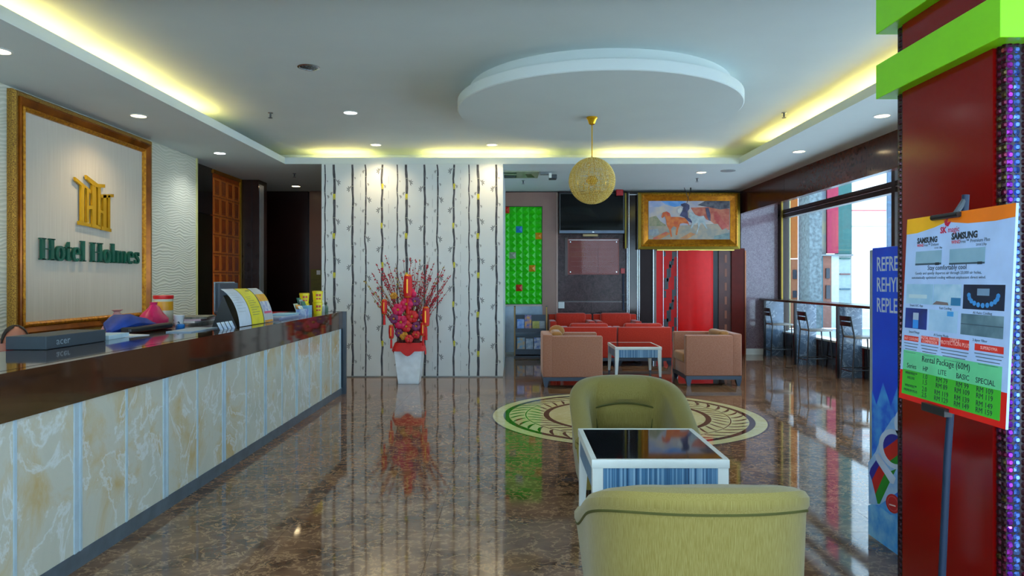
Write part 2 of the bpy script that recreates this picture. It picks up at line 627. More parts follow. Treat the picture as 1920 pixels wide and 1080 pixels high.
bb = struct('baseboard_center', MB().box(PXL, PXR, YW - 0.006, YW, 0.0, 0.018), M('grey_skirting', '#7d8688', 0.4))

# ---- right side: marble fascia over the window alcove, window, low wall
trim1 = struct('trim_1', MB().box(XR, XR + 0.1, Y0, YB, 2.857, ZS), FASCIA)
part('stone_joint', MB().box(XR - .001, XR + .05, 11.6, 11.604, 2.86, ZS).box(XR - .001, XR + .05, 8.9, 8.904, 2.86, ZS).box(XR - .001, XR + .05, 6.2, 6.204, 2.86, ZS), M('joint', '#1a0d0a', .6), trim1)
gp = MB().box(XR + 0.01, XWIN - 0.06, YB - 0.05, YB, 0.12, ZS)
part('granite_panel', gp, GRANITE, wb)
part('white_skirting', MB().box(XR + 0.01, XWIN - 0.06, YB - 0.07, YB, 0.0, 0.12), WPAINT, wb)

wr = struct('wall_right', MB().box(XWIN - 0.02, XWIN + 0.18, Y0, YB, 0, 0.46), M('dark_low_wall', '#2a1a18', 0.15))
part('window_sill', MB().box(XWIN - 0.05, XWIN + 0.2, Y0, YB, 0.46, 0.49), WPAINT, wr)
MULL = M('dark_bronze_frame', '#2e211b', 0.35, 0.4)
win = struct('window_1', MB().box(XWIN - 0.03, XWIN + 0.09, Y0, YB, 2.75, 2.80).box(XWIN - 0.03, XWIN + 0.09, Y0, YB, 2.86, 2.91)
             .box(XWIN - 0.01, XWIN + 0.07, Y0, YB, 2.79, 2.87).box(XWIN - 0.03, XWIN + 0.09, Y0, YB, 3.25, ZS), MULL)
part('frame_strip', MB().box(XWIN - 0.034, XWIN - 0.03, Y0, YB, 2.822, 2.834), STEEL, win)
my = [13.75, 9.68, 5.7, 1.7, Y0 + 0.1]
for i, y in enumerate(my):
    part('mullion', MB().box(XWIN - 0.04, XWIN + 0.09, y - 0.045, y + 0.045, 0.49, 3.3), MULL, win)
part('brass_strip', MB().box(XWIN - 0.06, XWIN - 0.03, 13.66, 13.72, 0.49, 3.3), BRASS, win)
for a, b in zip(my[1:], my[:-1]):
    part('pane', MB().box(XWIN + 0.02, XWIN + 0.03, a + .045, b - .045, 0.49, 2.75), GLASS, win)
    part('pane', MB().box(XWIN + 0.02, XWIN + 0.03, a + .045, b - .045, 2.91, 3.25), GLASS, win)

# ---- outside: ground and the colourful building across the street
out = MB().box(-60, 70, -60, 80, -0.35, -0.22)
ground = struct('floor_outside', out, M('pale_concrete', '#aebac4', 0.8, scale=0.7))
YE = 24.0
ext = thing('building', 'colourful building with orange, red and green panels seen through the window', 'building', (12.0, YE, -0.2))
def fac(u0, u1, v0, v1, mat, name='facade_panel', dy=0.0, dep=0.25):
    return part(name, MB().box(X(u0, YE), X(u1, YE), YE + dy, YE + dy + dep, Z(v1, YE), Z(v0, YE)), mat, ext)
fac(1380, 1480, 120, 615, M('ext_cream', '#b9ae8c', 0.7))
for v in range(330, 600, 12):
    pass
fac(1472, 1480, 120, 615, M('ext_cream2', '#c9bb7d', 0.7), dy=-0.1)
fac(1480, 1496, 120, 484, M('ext_orange', '#b8651c', 0.7))
fac(1480, 1496, 486, 615, M('ext_orange2', '#a5623a', 0.7))
fac(1497, 1519.5, 120, 615, M('ext_stone', '#6f7a7c', 0.8, col2='#4d5658', scale=9, bump=1.0, bscale=12), dy=-0.9, name='stone_pillar', dep=0.9)
fac(1519.5, 1528, 120, 615, M('ext_slate', '#3c474c', 0.7), dy=-0.3)
fac(1530, 1549, 120, 477, M('ext_bluegrey', '#59687a', 0.7, col2='#8a8268', scale=1.2))
fac(1549, 1570, 120, 475, M('ext_red', '#9c2340', 0.7), dy=-0.08)
fac(1570, 1596, 120, 477, M('ext_green', '#2c5c58', 0.7), dy=-0.04)
fac(1530, 1543, 480, 615, M('ext_teal', '#2f6a74', 0.7))
fac(1543, 1559, 480, 615, M('ext_brown', '#8d5a48', 0.7))
fac(1559, 1573, 480, 615, M('ext_white', '#c4cccc', 0.7))
fac(1573, 1596, 480, 615, M('ext_pale', '#98a6a2', 0.7))
fac(1596, 1662, 60, 615, M('ext_bright', '#e2e4e2', 0.7), dy=-0.02)
fac(1662, 1800, 60, 615, M('ext_slate2', '#4e6174', 0.7), dy=-0.06)
WP = M('ext_window', '#2d333c', 0.1)
for (u0, u1, v0, v1) in ((1486, 1493, 506, 523), (1486, 1493, 545, 558), (1548, 1555, 503, 522), (1548, 1556, 535, 560)):
    fac(u0, u1, v0, v1, WP, 'window_pane', dy=-0.05, dep=0.1)
fac(1596, 1660, 394, 395.6, M('ext_line_red', '#c8595c', 0.7), 'facade_stripe', dy=-0.06, dep=0.06)
fac(1596, 1660, 424, 425.2, M('ext_line_teal', '#b5cac6', 0.7), 'facade_stripe', dy=-0.06, dep=0.06)
fac(1574, 1593, 484, 486, M('ext_line_green', '#3f6a62', 0.7), 'facade_stripe', dy=-0.06, dep=0.06)
fac(1574, 1593, 513, 515, M('ext_line_red2', '#7a4a48', 0.7), 'facade_stripe', dy=-0.06, dep=0.06)
fac(1574, 1593, 541, 543, M('ext_line_blue', '#3a6076', 0.7), 'facade_stripe', dy=-0.06, dep=0.06)
fac(1528, 1596, 477, 480, M('ext_ledge', '#7f8584', 0.7), 'ledge', dy=-0.15, dep=0.2)

# ================================================================== LIGHTS IN THE CEILING
TUBE = M('fluorescent_tube', '#fff3c8', 0.5, emit='#ffdb80', estr=TUBE_E)
SOCK = M('tube_socket', '#c8c8c8', 0.5)


def tube_lamp(p0, p1, label):
    p0, p1 = Vector(p0), Vector(p1)
    t = thing('cove_tube_lamp', label, 'tube lamp', p0, 0, 'tubes hidden in the ceiling cove')
    d = (p1 - p0).normalized()
    part('tube', MB().tube([p0 + d * .02, p1 - d * .02], 0.018, 8), TUBE, t, True)
    s = MB().tube([p0, p0 + d * .03], 0.022, 8).tube([p1 - d * .03, p1], 0.022, 8)
    part('socket', s, SOCK, t)


zt = ZS + 0.06
xa, xb = TX0 - 0.22, TX1 + 0.22
tube_lamp((xa, 4.6, zt), (xa, 5.8, zt), 'glowing cove tube above the left soffit, nearest the camera')
tube_lamp((xa, 5.85, zt), (xa, 7.05, zt), 'glowing cove tube in the left soffit beside the sign wall, middle one')
tube_lamp((xa, 7.1, zt), (xa, 8.3, zt), 'glowing cove tube at the far end of the left soffit')
yt = TY1 + 0.25
tube_lamp((X(590, 10.9), yt, zt), (X(695, 10.9), yt, zt), 'glowing cove tube over the left part of the bamboo wall')
tube_lamp((X(800, 10.9), yt, zt), (X(905, 10.9), yt, zt), 'glowing cove tube over the right part of the bamboo wall')
tube_lamp((X(910, 10.9), yt, zt), (X(1020, 10.9), yt, zt), 'glowing cove tube above the right edge of the bamboo wall')
tube_lamp((X(1120, 10.9), yt, zt), (X(1225, 10.9), yt, zt), 'glowing cove tube above the lounge, just right of the bead globe lamp')
tube_lamp((X(1230, 10.9), yt, zt), (X(1325, 10.9), yt, zt), 'glowing cove tube above the horse painting')
for i, (a, b, w) in enumerate(((9.95, 8.75, 'farthest from the camera'), (8.7, 7.5, 'second from the far corner'), (7.45, 6.25, 'third from the far corner'), (6.2, 5.0, 'nearest the red column'))):
    tube_lamp((xb, b, zt), (xb, a, zt), 'glowing cove tube over the right soffit, ' + w)

LENS = M('downlight_lens', '#fff6dc', 0.4, emit='#ffe2ae', estr=9.0)
LENSW = M('downlight_lens_cool', '#f4fbff', 0.4, emit='#f2f8ff', estr=9.0)
OFFL = M('downlight_reflector', '#9fb0ba', 0.15, 0.9, bump=.4)


def downlight(x, y, z, label, on=True, warm=True, r=0.075, power=None):
    t = thing('downlight', label, 'downlight', (x, y, z), 0, 'recessed ceiling downlights')
    part('trim_ring', MB().lathe([(r * 1.22, 0), (r * 1.25, -0.004), (r * 1.05, -0.008), (r, -0.004), (r, 0)], (0, 0, 0), 24), WPAINT if on else STEEL, t, True, True)
    part('lens', MB().lathe([(r, -0.003), (r * .6, -0.005), (0.001, -0.0055)], (0, 0, 0), 24), (LENS if warm else LENSW) if on else OFFL, t, True, True)
    if on:
        ld = bpy.data.lights.new('downlight_beam', 'SPOT')
        ld.energy = power or DOWN_W
        ld.color = (1.0, 0.74, 0.42) if warm else (0.93, 0.98, 1.0)
        ld.spot_size = R(135); ld.spot_blend = 0.9; ld.shadow_soft_size = 0.06
        lo = bpy.data.objects.new('downlight_beam', ld)
        COL.objects.link(lo); lo.parent = t; lo.location = (0, 0, -0.02)
    return t


def dl(u, v, z, label, **k):
    d = (z - HC) * F / (CY - v)
    return downlight(X(u, d), d, z, label, **k)


dl(-2, 95, ZS, 'warm lit downlight in the left soffit at the frame edge')
dl(260, 217, ZS, 'warm lit downlight above the gold framed hotel sign')
dl(412, 287, ZS, 'white lit downlight in the soffit near the dark glass recess', warm=False)
dl(657, 211, ZC, 'white lit downlight in the middle of the tray ceiling', warm=False)
dl(579, 126, ZC, 'unlit round chrome spot in the tray ceiling', on=False, r=0.085)
downlight(X(705, 10.25), 10.25, ZC, 'lit downlight washing the left of the bamboo wall', power=34, r=.07)
downlight(X(922, 10.25), 10.25, ZC, 'lit downlight washing the right edge of the bamboo wall', power=34, r=.07)
dl(1315, 323, ZS, 'lit downlight in front of the horse painting')
dl(1498, 284, ZS, 'warm lit downlight in the right soffit, beside the dark fascia middle')
dl(1654, 217, ZS, 'warm lit downlight in the right soffit just left of the red column')
dl(555, 349, ZS, 'warm lit downlight in the dark corridor left of the bamboo wall', power=8)
for i, (x, y) in enumerate(((-3.0, 2.0), (0.0, 2.4), (3.2, 1.2), (-3.9, 0.4))):  # unseen downlights added near the entrance to brighten the interior
    downlight(x, y, ZS, ['lit downlight above the near end of the counter', 'lit downlight above the camera position', 'lit downlight to the right of the red column',
                         'lit downlight at the entrance end of the sign wall'][i], warm=False)

# sprinklers, speaker, vent, camera in the ceiling
def sprinkler(u, v, z, label):
    d = (z - HC) * F / (CY - v)
    t = thing('fire_sprinkler', label, 'sprinkler', (X(u, d), d, z), 0, 'ceiling fire sprinklers')
    part('escutcheon', MB().lathe([(0.03, 0), (0.03, -0.006), (0.014, -0.01)], n=14), STEEL, t, True, True)
    part('stem', MB().lathe([(0.011, -0.008), (0.011, -0.05), (0.005, -0.055)], n=10), DGREY, t, True, True)
    part('deflector', MB().lathe([(0.024, -0.062), (0.026, -0.066), (0.005, -0.068)], n=14), DGREY, t, True, True)


sprinkler(507, 211, ZC, 'small dark fire sprinkler in the tray ceiling left')
sprinkler(1470, 211, ZC, 'small fire sprinkler below the bright right cove')
sprinkler(1307, 334, ZS, 'small fire sprinkler in front of the horse painting')
sprinkler(552, 325, ZS, 'fire sprinkler in the corridor ceiling')
sprinkler(981, 338, ZS, 'fire sprinkler beneath the ceiling air vent')
d = (ZS - HC) * F / (CY - 320)
single('ceiling_speaker', MB().lathe([(0.12, 0), (0.12, -0.008), (0.1, -0.01), (0.001, -0.008)], (X(1365, d), d, ZS), 28), M('speaker_grille', '#8f9698', 0.6), 'round grey ceiling speaker right of the lit downlight', 'speaker', smooth=True)
t = thing('ceiling_air_vent', 'rectangular ceiling air vent with dark slot beside the bamboo wall', 'vent', (0, 11.6, ZS))
part('frame', MB().box(-0.85, 0.42, -0.35, 0.35, -0.02, 0.0), M('vent_frame', '#9ba287', 0.5), t, local=True)
part('slot', MB().box(-0.8, 0.05, -0.28, -0.16, -0.024, -0.018).box(-0.8, 0.05, 0.0, 0.28, -0.024, -0.018), BLACK, t, local=True)
part('slat', MB().box(-0.8, 0.03, 0.08, 0.09, -0.03, -0.02), DGREY, t, local=True)
part('slat', MB().box(-0.8, 0.03, 0.18, 0.19, -0.03, -0.02), DGREY, t, local=True)
part('flap', MB().prism([(0.2, -0.12), (0.3, -0.12), (0.36, 0.2), (0.24, 0.2)], 'z', -0.03, -0.02), M('vent_flap', '#4a4f2f', 0.5), t, local=True)
t = thing('security_camera', 'small grey box camera hanging from the ceiling by the vent', 'camera', (X(1032, 11.3), 11.4, ZS))
part('bracket', MB().box(-0.16, 0.02, -0.05, 0.05, -0.045, 0.0), M('grey_metal', '#7a8386', 0.4), t, local=True)
part('body', MB().rbox(-0.02, 0.11, -0.1, 0.1, -0.12, -0.05, 0.01, 2), DGREY, t, local=True)
part('face_plate', MB().box(-0.025, 0.02, -0.11, -0.1, -0.11, -0.03), WPAINT, t, local=True)

# ================================================================== PENDANT BEAD GLOBE
PY = 7.57
px = X(1110, PY)
pz = Z(339, PY)
t = thing('pendant_lamp', 'round gold bead globe pendant hanging from the ceiling disc', 'pendant lamp', (px, PY, ZS))
part('canopy', MB().lathe([(0.062, 0), (0.064, -0.012), (0.05, -0.03), (0.034, -0.075), (0.012, -0.085)], n=20), GOLDP, t, True, True)
part('rod', MB().tube([(0, 0, -0.08), (0, 0, pz + 0.25 - ZS)], 0.006, 8), GOLDP, t, True, True)
RB = 0.252
part('stem_socket', MB().lathe([(0.012, 0.06), (0.05, 0.04), (0.07, 0.0), (0.05, -0.03), (0.01, -0.05)], (0, 0, pz - ZS), 16), GOLDP, t, True, True)
wires = MB()
for k in range(24):
    a = 2 * math.pi * k / 24
    wires.tube([(RB * math.cos(q) * math.cos(a), RB * math.cos(q) * math.sin(a), pz - ZS + RB * math.sin(q)) for q in [R(-90 + 12 * i) for i in range(16)]], 0.0025, 4, False)
part('wire_cage', wires, GOLDP, t, True, True)
beads = MB()
rows = 44
for j in range(1, rows):
    q = -math.pi / 2 + math.pi * j / rows
    rr = RB * math.cos(q)
    n = max(6, int(2 * math.pi * rr / 0.0185))
    for k in range(n):
        a = 2 * math.pi * (k + 0.5 * (j % 2)) / n
        c = Vector((rr * math.cos(a), rr * math.sin(a), pz - ZS + RB * math.sin(q)))
        h = 0.0078
        beads.add([c + Vector(e) * h for e in ((1, 0, 0), (-1, 0, 0), (0, 1, 0), (0, -1, 0), (0, 0, 1.2), (0, 0, -1.2))],
                  [(0, 2, 4), (2, 1, 4), (1, 3, 4), (3, 0, 4), (2, 0, 5), (1, 2, 5), (3, 1, 5), (0, 3, 5)])
o = part('crystal_beads', beads, M('amber_bead', '#f0d88a', 0.25, 0.15, col2='#d8b450', scale=60), t, local=True)
o['kind'] = 'stuff'

# ================================================================== HOTEL SIGN ON LEFT WALL
XS = XL + 0.03
fy0, fy1, fz0, fz1 = 6.33, 8.75, 0.93, 3.285
sign = thing('framed_hotel_sign', 'large gold framed hotel sign with gold emblem and green letters', 'sign', (XL, (fy0 + fy1) / 2, fz0))
def frame_x(a0, a1, b0, b1, prof, mat, nm):
    """mitred frame in the YZ plane; prof = list of (inset, height from wall)"""
    for k in range(4):
        mb = MB()
        def pt(i, e):
            ins, hgt = prof[i]
            y = [a0 + ins, a1 - ins, a1 - ins, a0 + ins][(k + e) % 4]
            z = [b0 + ins, b0 + ins, b1 - ins, b1 - ins][(k + e) % 4]
            return (XL + hgt, y, z)
        n = len(prof)
        mb.add([pt(i, 0) for i in range(n)] + [pt(i, 1) for i in range(n)],
               [(i, (i + 1) % n, n + (i + 1) % n, n + i) for i in range(n)] + [tuple(range(n)), tuple(range(2 * n - 1, n - 1, -1))])
        part(nm, mb, mat, sign)
frame_x(fy0, fy1, fz0, fz1, [(0, 0.0), (0, 0.05), (0.02, 0.075), (0.05, 0.07), (0.055, 0.0)], M('carved_gilt', '#c49a3c', 0.4, 0.5, col2='#6a4418', scale=110, bump=0.9, bscale=120), 'outer_moulding')
frame_x(fy0 + .055, fy1 - .055, fz0 + .055, fz1 - .055, [(0, 0.0), (0, 0.085), (0.02, 0.09), (0.075, 0.05), (0.075, 0.0)], M('dark_gilt', '#a85e10', 0.25, 0.5, col2='#7c4008', scale=5), 'frame_cove')
frame_x(fy0 + .13, fy1 - .13, fz0 + .13, fz1 - .13, [(0, 0.0), (0, 0.06), (0.02, 0.07), (0.04, 0.05), (0.045, 0.0)], GOLD, 'inner_moulding')
sp = M('sign_panel', '#c6bfb0', 0.5, col2='#d2ccbe', scale=30, stretch=(1, 4, 0.05))
part('sign_panel', MB().box(XL, XS, fy0 + .12, fy1 - .12, fz0 + .12, fz1 - .12), sp, sign)
SO, SS, ST, SN = (XS, 0, 0), (0, 1, 0), (0, 0, 1), (1, 0, 0)
# emblem: three pillared strokes
eb = MB()
y_l, y_r = 7.25, 7.93
def em(u, v):   # from the zoomed emblem, rough crop pixels to plane
    return (7.22 + (u - 495) / 345 * 0.70, 2.07 + (645 - v) / 515 * 0.575)
def ep(pts):
    eb.pplane([em(*q) for q in pts], SO, SS, ST, SN, 0.012, 0.035)
ep([(495, 175), (625, 265), (628, 300), (590, 262), (545, 245), (500, 208)])
ep([(545, 240), (570, 255), (570, 590), (545, 590)])
ep([(592, 265), (612, 282), (612, 590), (592, 590)])
ep([(528, 585), (630, 597), (630, 630), (528, 622)])
ep([(588, 130), (690, 190), (755, 178), (755, 212), (690, 228), (640, 212), (590, 168)])
ep([(638, 215), (672, 225), (672, 600), (640, 600)])
ep([(690, 225), (715, 218), (715, 610), (690, 610)])
ep([(632, 597), (720, 605), (720, 640), (632, 632)])
ep([(718, 290), (838, 258), (838, 290), (718, 325)])
ep([(737, 290), (768, 285), (768, 615), (737, 612)])
ep([(783, 285), (804, 280), (804, 620), (783, 618)])
ep([(724, 608), (815, 622), (815, 655), (724, 645)])
ep([(612, 425), (640, 415), (640, 450), (612, 460)])
ep([(715, 445), (738, 452), (738, 480), (715, 472)])
part('gold_emblem', eb, GOLDP, sign)
GL = M('green_letter', '#0d5a48', 0.35, var=0.05)
CAP = 0.215
BASE = 1.705


def glyph(ch):
    """list of ('p', polygon) or ('s', stroke points, widths) in cap-height units, advance width"""
    e = lambda cx, cy, rx, ry, a0, a1, n=18: [(cx + rx * math.cos(R(a0 + (a1 - a0) * i / n)), cy + ry * math.sin(R(a0 + (a1 - a0) * i / n))) for i in range(n + 1)]
    def serif(x0, x1, z): return ('p', rect(x0, x1, z, z + 0.055))
    xh = 0.68
    if ch == 'H':
        g = [('p', rect(.07, .26, 0, 1)), ('p', rect(.60, .79, 0, 1)), ('p', rect(.2, .65, .48, .54))]
        for x in (0, .53):
            g += [serif(x, x + .33, 0), serif(x, x + .33, .945)]
        return g, .90
    if ch == 'o':
        pts = e(.29, .335, .20, .315, 0, 360, 28)
        ws = [.09 + .11 * abs(math.cos(R(360 * i / 28))) for i in range(29)]
        return [('s', pts, ws)], .61
    if ch == 't':
        return [('p', [(.09, .08), (.26, .08), (.26, .92), (.2, .92), (.09, .74)]), ('p', rect(0, .40, .60, .665)),
                ('s', [(.175, .14), (.2, .06), (.26, .035), (.33, .05), (.38, .11)], [.17, .15, .1, .07, .04])], .43
    if ch == 'e':
        pts = e(.29, .335, .195, .315, 0, 320, 26)
        ws = [.07 + .12 * abs(math.cos(R(320 * i / 26))) for i in range(27)]
        ws[-1] = .04; ws[-2] = .06; ws[-3] = .08
        return [('s', pts, ws), ('p', rect(.15, .56, .345, .40))], .59
    if ch == 'l':
        return [('p', rect(.08, .25, 0, 1.03)), serif(.01, .33, 0), ('p', rect(.01, .1, .975, 1.03))], .35
    if ch == 'm':
        g = []
        for x in (.08, .40, .72):
            g += [('p', rect(x, x + .125, 0, .60 if x > .1 else xh)), serif(x - .045, x + .17, 0)]
        g.append(('p', rect(.01, .1, xh - .055, xh)))
        for x in (.24, .56):
            g.append(('s', [(x - .02, .50), (x + .05, .60), (x + .12, .645), (x + .185, .63), (x + .225, .56)], [.03, .04, .06, .09, .12]))
        return g, .98
    if ch == 's':
        pts = [(.40, .52), (.36, .60), (.27, .64), (.17, .61), (.12, .53), (.15, .44), (.25, .37), (.35, .30), (.40, .21), (.37, .10), (.27, .04), (.15, .06), (.08, .16)]
        ws = [.03, .06, .07, .10, .14, .16, .17, .17, .16, .12, .08, .06, .03]
        return [('s', pts, ws), ('p', rect(.39, .43, .45, .66)), ('p', rect(.06, .10, .02, .22))], .49
    return [], .34


word = 'Hotel Holmes'
tot = sum(glyph(c)[1] for c in word)
yl0, yl1 = 6.69, 8.47
kx = (yl1 - yl0) / tot
cy = yl0
for c in word:
    g, adv = glyph(c)
    if g:
        mb = MB()
        for it in g:
            if it[0] == 'p':
                mb.pplane([(cy + a * kx, BASE + b * CAP) for a, b in it[1]], SO, SS, ST, SN, 0.012, 0.038)
            else:
                mb.strip([(cy + a * kx, BASE + b * CAP) for a, b in it[1]], [w * CAP for w in it[2]], SO, SS, ST, SN, 0.012, 0.0375)
        part('letter', mb, GL, sign)
    cy += adv * kx

# dark glass recess, lattice panel, brown pillar
t = thing('dark_glass_panel', 'tall dark glass panel between wavy wall and orange lattice', 'panel', (-4.88, 10.6, 0))
part('glass', MB().box(-4.9, -4.87, 10.14, 11.04, 0, 2.55), M('dark_green_glass', '#06140c', 0.08, coat=.5), t)
part('upper_glass', MB().box(-4.9, -4.87, 10.14, 11.04, 2.56, 3.31), M('dark_grey_glass', '#15191b', 0.08, coat=.5), t)
ORG = M('orange_wood', '#b84c0a', 0.4, col2='#9a3a06', scale=6)
ORL = M('orange_wood_edge', '#d8762a', 0.4)
t = thing('lattice_panel', 'orange carved lattice wall panel in gold frame behind the monitor', 'panel', (-4.88, 11.6, 0))
part('backing', MB().box(-4.9, -4.87, 11.04, 12.14, 0, 3.24), ORG, t)
tm = MB()
w, h = 0.265, 0.31
for a, b, c2, d2 in ((0.01, w - .01, 0.01, 0.035), (0.01, w - .01, h - .035, h - .01), (0.01, .035, .035, h - .035), (w - .035, w - .01, .035, h - .035)):
    tm.box(0, 0.012, a, b, c2, d2)
tme = tm.mesh('lattice_tile')
cme = MB().box(0, 0.010, 0.06, w - .06, 0.06, h - .06).mesh('lattice_core')
for i in range(4):
    for j in range(10):
        q = put('lattice_tile', tme, ORL, t, (-4.87 - t.location.x, 11.06 + i * w - t.location.y, 0.08 + j * h))
        put('lattice_core', cme, ORG, q)
part('gold_edge', MB().box(-4.9, -4.845, 12.12, 12.18, 0, 3.3), M('old_gold', '#b8860e', 0.35, 0.6), t)
part('gold_top', MB().box(-4.9, -4.85, 11.04, 12.14, 3.24, 3.3), M('old_gold2', '#a86a10', 0.35, 0.6), t)
t = thing('pillar', 'dark brown pillar with a steel strip at the corridor', 'pillar', (-4.72, 12.4, 0))
part('shaft', MB().box(-4.9, X(485, 12.2), 12.2, 12.6, 0, 3.3), M('brown_laminate', '#35211b', 0.15, col2='#2a1814', scale=3), t)
part('steel_strip', MB().box(X(485, 12.2) - .01, X(485, 12.2) + 0.004, 12.24, 12.44, 0, 3.22), M('pale_steel', '#b4bcc4', .35, .2), t)
part('groove', MB().box(-4.68, -4.672, 12.196, 12.2, 0, 3.3), BLACK, t)
t = thing('wall_notice', 'olive yellow notice board in the corridor', 'notice', (X(593, 13.8), 13.8, 1.2))
part('board', MB().box(X(583, 13.8), X(606, 13.8), 13.79, 13.82, 0.9, Z(505, 13.8)), M('olive_board', '#6b6010', 0.5), t)
part('notice_paper', MB().box(X(594, 13.8), X(601, 13.8), 13.785, 13.79, Z(515, 13.8), Z(507, 13.8)), WHITEP, t)
for k in range(5):
    part('board_line', MB().box(X(584, 13.8), X(604, 13.8), 13.786, 13.79, Z(524 + 8 * k, 13.8) - .004, Z(524 + 8 * k, 13.8)), M('olive_dark', '#4a420a', 0.5), t)

# ================================================================== RECEPTION COUNTER
CXF = -2.268
CT, CB = 1.09, 0.868
counter = thing('reception_counter', 'long reception counter with cream marble front and glossy brown top', 'counter', (-2.5, 5.2, 0))
CY0, CY1 = 1.0, 9.0
part('core', MB().box(-2.72, CXF - 0.02, CY0, CY1, 0.02, CB + .1), DGREY, counter)
part('kick_plate', MB().box(-2.7, CXF + 0.002, CY0, CY1, 0.0, 0.088), M('kick_grey', '#59656e', 0.3, col2='#4a545c', scale=9), counter)
yb = [3.55 + 0.4475 * k for k in range(-6, 13)]
STRIPM = M('pale_blue_strip', '#b4c8d2', 0.2, 0.1)
for k, y in enumerate(yb):
    wide = (k - 6) % 2 == 0
    hw = 0.032 if wide else 0.009
    if y - hw > CY0 and y + hw < CY1:
        if wide:
            part('trim_strip', MB().box(CXF - .02, CXF + .006, y - hw, y - hw + .018, .088, CB).box(CXF - .02, CXF + .003, y - hw + .018, y + hw - .018, .088, CB)
                 .box(CXF - .02, CXF + .006, y + hw - .018, y + hw, .088, CB), STRIPM, counter)
        else:
            part('trim_strip', MB().box(CXF - .02, CXF + .005, y - hw, y + hw, .088, CB), STRIPM, counter)
for k in range(len(yb) - 1):
    h0 = 0.032 if (k - 6) % 2 == 0 else 0.009
    h1 = 0.032 if (k + 1 - 6) % 2 == 0 else 0.009
    a, b = max(CY0, yb[k] + h0), min(CY1, yb[k + 1] - h1)
    if b - a > 0.05:
        part('marble_panel', MB().box(CXF - .02, CXF, a + .001, b - .001, .088, CB), CREAM, counter)
part('brown_band', MB().box(CXF - .05, CXF + .012, CY0, CY1, CB, CT - 0.001), CBROWN, counter)
part('counter_top', MB().box(-2.96, CXF - .05, CY0, CY1, CT - 0.03, CT), CBROWN, counter)
part('red_worktop', MB().box(-3.32, -2.96, CY0, CY1, CT - 0.03, CT + 0.001), M('red_laminate', '#a0080c', 0.25), counter)
part('worktop_support', MB().box(-3.2, -3.16, CY0, CY1, 0.0, CT - .03), DGREY, counter)
part('end_panel', MB().box(-3.32, CXF + .058, CY1, CY1 + .05, 0, CT + 0.002), M('end_slate', '#36434f', 0.15), counter)


def onC(u, v):
    """point on the counter top seen at pixel u,v"""
    k = (v - CY) / F
    d = (HC - CT) / k
    return Vector((X(u, d), d, CT))


ZT = CT + 0.001
# laptop carton
t = thing('laptop_carton', 'long dark carton lying on the counter beside the receptionist', 'box', (-2.86, 4.33, ZT))
part('carton', MB().rbox(-3.0, -2.76, 4.03, 4.62, ZT, ZT + 0.078, 0.003, 1), M('dark_carton', '#2e3b44', 0.5), t)
part('lettering', text_mb('acer', 0.062, (-2.76, 4.12, ZT + 0.022), (0, 1, 0), (0, 0, 1), (1, 0, 0), sx=1.2), M('grey_print', '#8d9aa2', 0.5), t)


def sheet(name, x, y, w, l, z, rz, mat, label, cat='paper', th=0.004, group=None):
    c, s = math.cos(rz), math.sin(rz)
    mb = MB().prism([(x + c * a - s * b, y + s * a + c * b) for a, b in rect(-w / 2, w / 2, -l / 2, l / 2)], 'z', z, z + th)
    return single(name, mb, mat, label, cat, group)


sheet('paper_stack', -2.9, 4.83, 0.21, 0.3, ZT, 0.1, M('bluish_paper', '#b9d3e0', 0.6), 'pale blue paper stack at the far end of the dark carton', 'papers', 0.03)
sheet('paper_sheet', -2.88, 5.02, 0.21, 0.29, ZT, -0.35, WHITEP, 'white sheet lying under the blue folded umbrella', 'paper', 0.004)
sheet('paper_stack', -3.16, 4.55, 0.2, 0.16, ZT, 0.05, WHITEP, 'white papers between the receptionist and the dark carton', 'papers', 0.04)
# blue folded umbrella bag
t = thing('folded_umbrella', 'blue folded umbrella with black edge on the red worktop', 'umbrella', (-2.95, 5.25, ZT + .004))
ub = MB()
rings = []
prof = [(4.98, .02, .03), (5.05, .09, .10), (5.15, .12, .145), (5.28, .11, .13), (5.42, .09, .10), (5.56, .06, .06), (5.62, .02, .03)]
n = 12
for (y, rx, hz) in prof:
    for k in range(n):
        a = 2 * math.pi * k / n
        wob = 1 + 0.12 * math.sin(5 * a + y * 20)
        ub.v.append((-2.97 + rx * math.cos(a) * wob, y, ZT + .004 + hz * 0.5 * (1 + math.sin(a) * wob) * (1.0 if math.sin(a) > 0 else 1.0)))
for i in range(len(prof) - 1):
    for k in range(n):
        ub.f.append((i * n + k, i * n + (k + 1) % n, (i + 1) * n + (k + 1) % n, (i + 1) * n + k))
ub.f += [tuple(range(n)), tuple((len(prof) - 1) * n + k for k in range(n))]
ub.v = [(p[0], p[1], max(p[2], ZT + .005)) for p in ub.v]
part('canopy', ub, M('royal_blue_cloth', '#123a8c', 0.6, var=.2, scale=14), t, True)
part('black_edge', MB().rbox(-2.9, -2.82, 5.0, 5.66, ZT + .004, ZT + .05, .015, 2), BLACK, t)
part('ring', MB().tube([(-2.8, 5.70 + .022 * math.cos(a), ZT + .03 + .022 * math.sin(a)) for a in [R(30 * i) for i in range(13)]], .005, 6), STEEL, t)


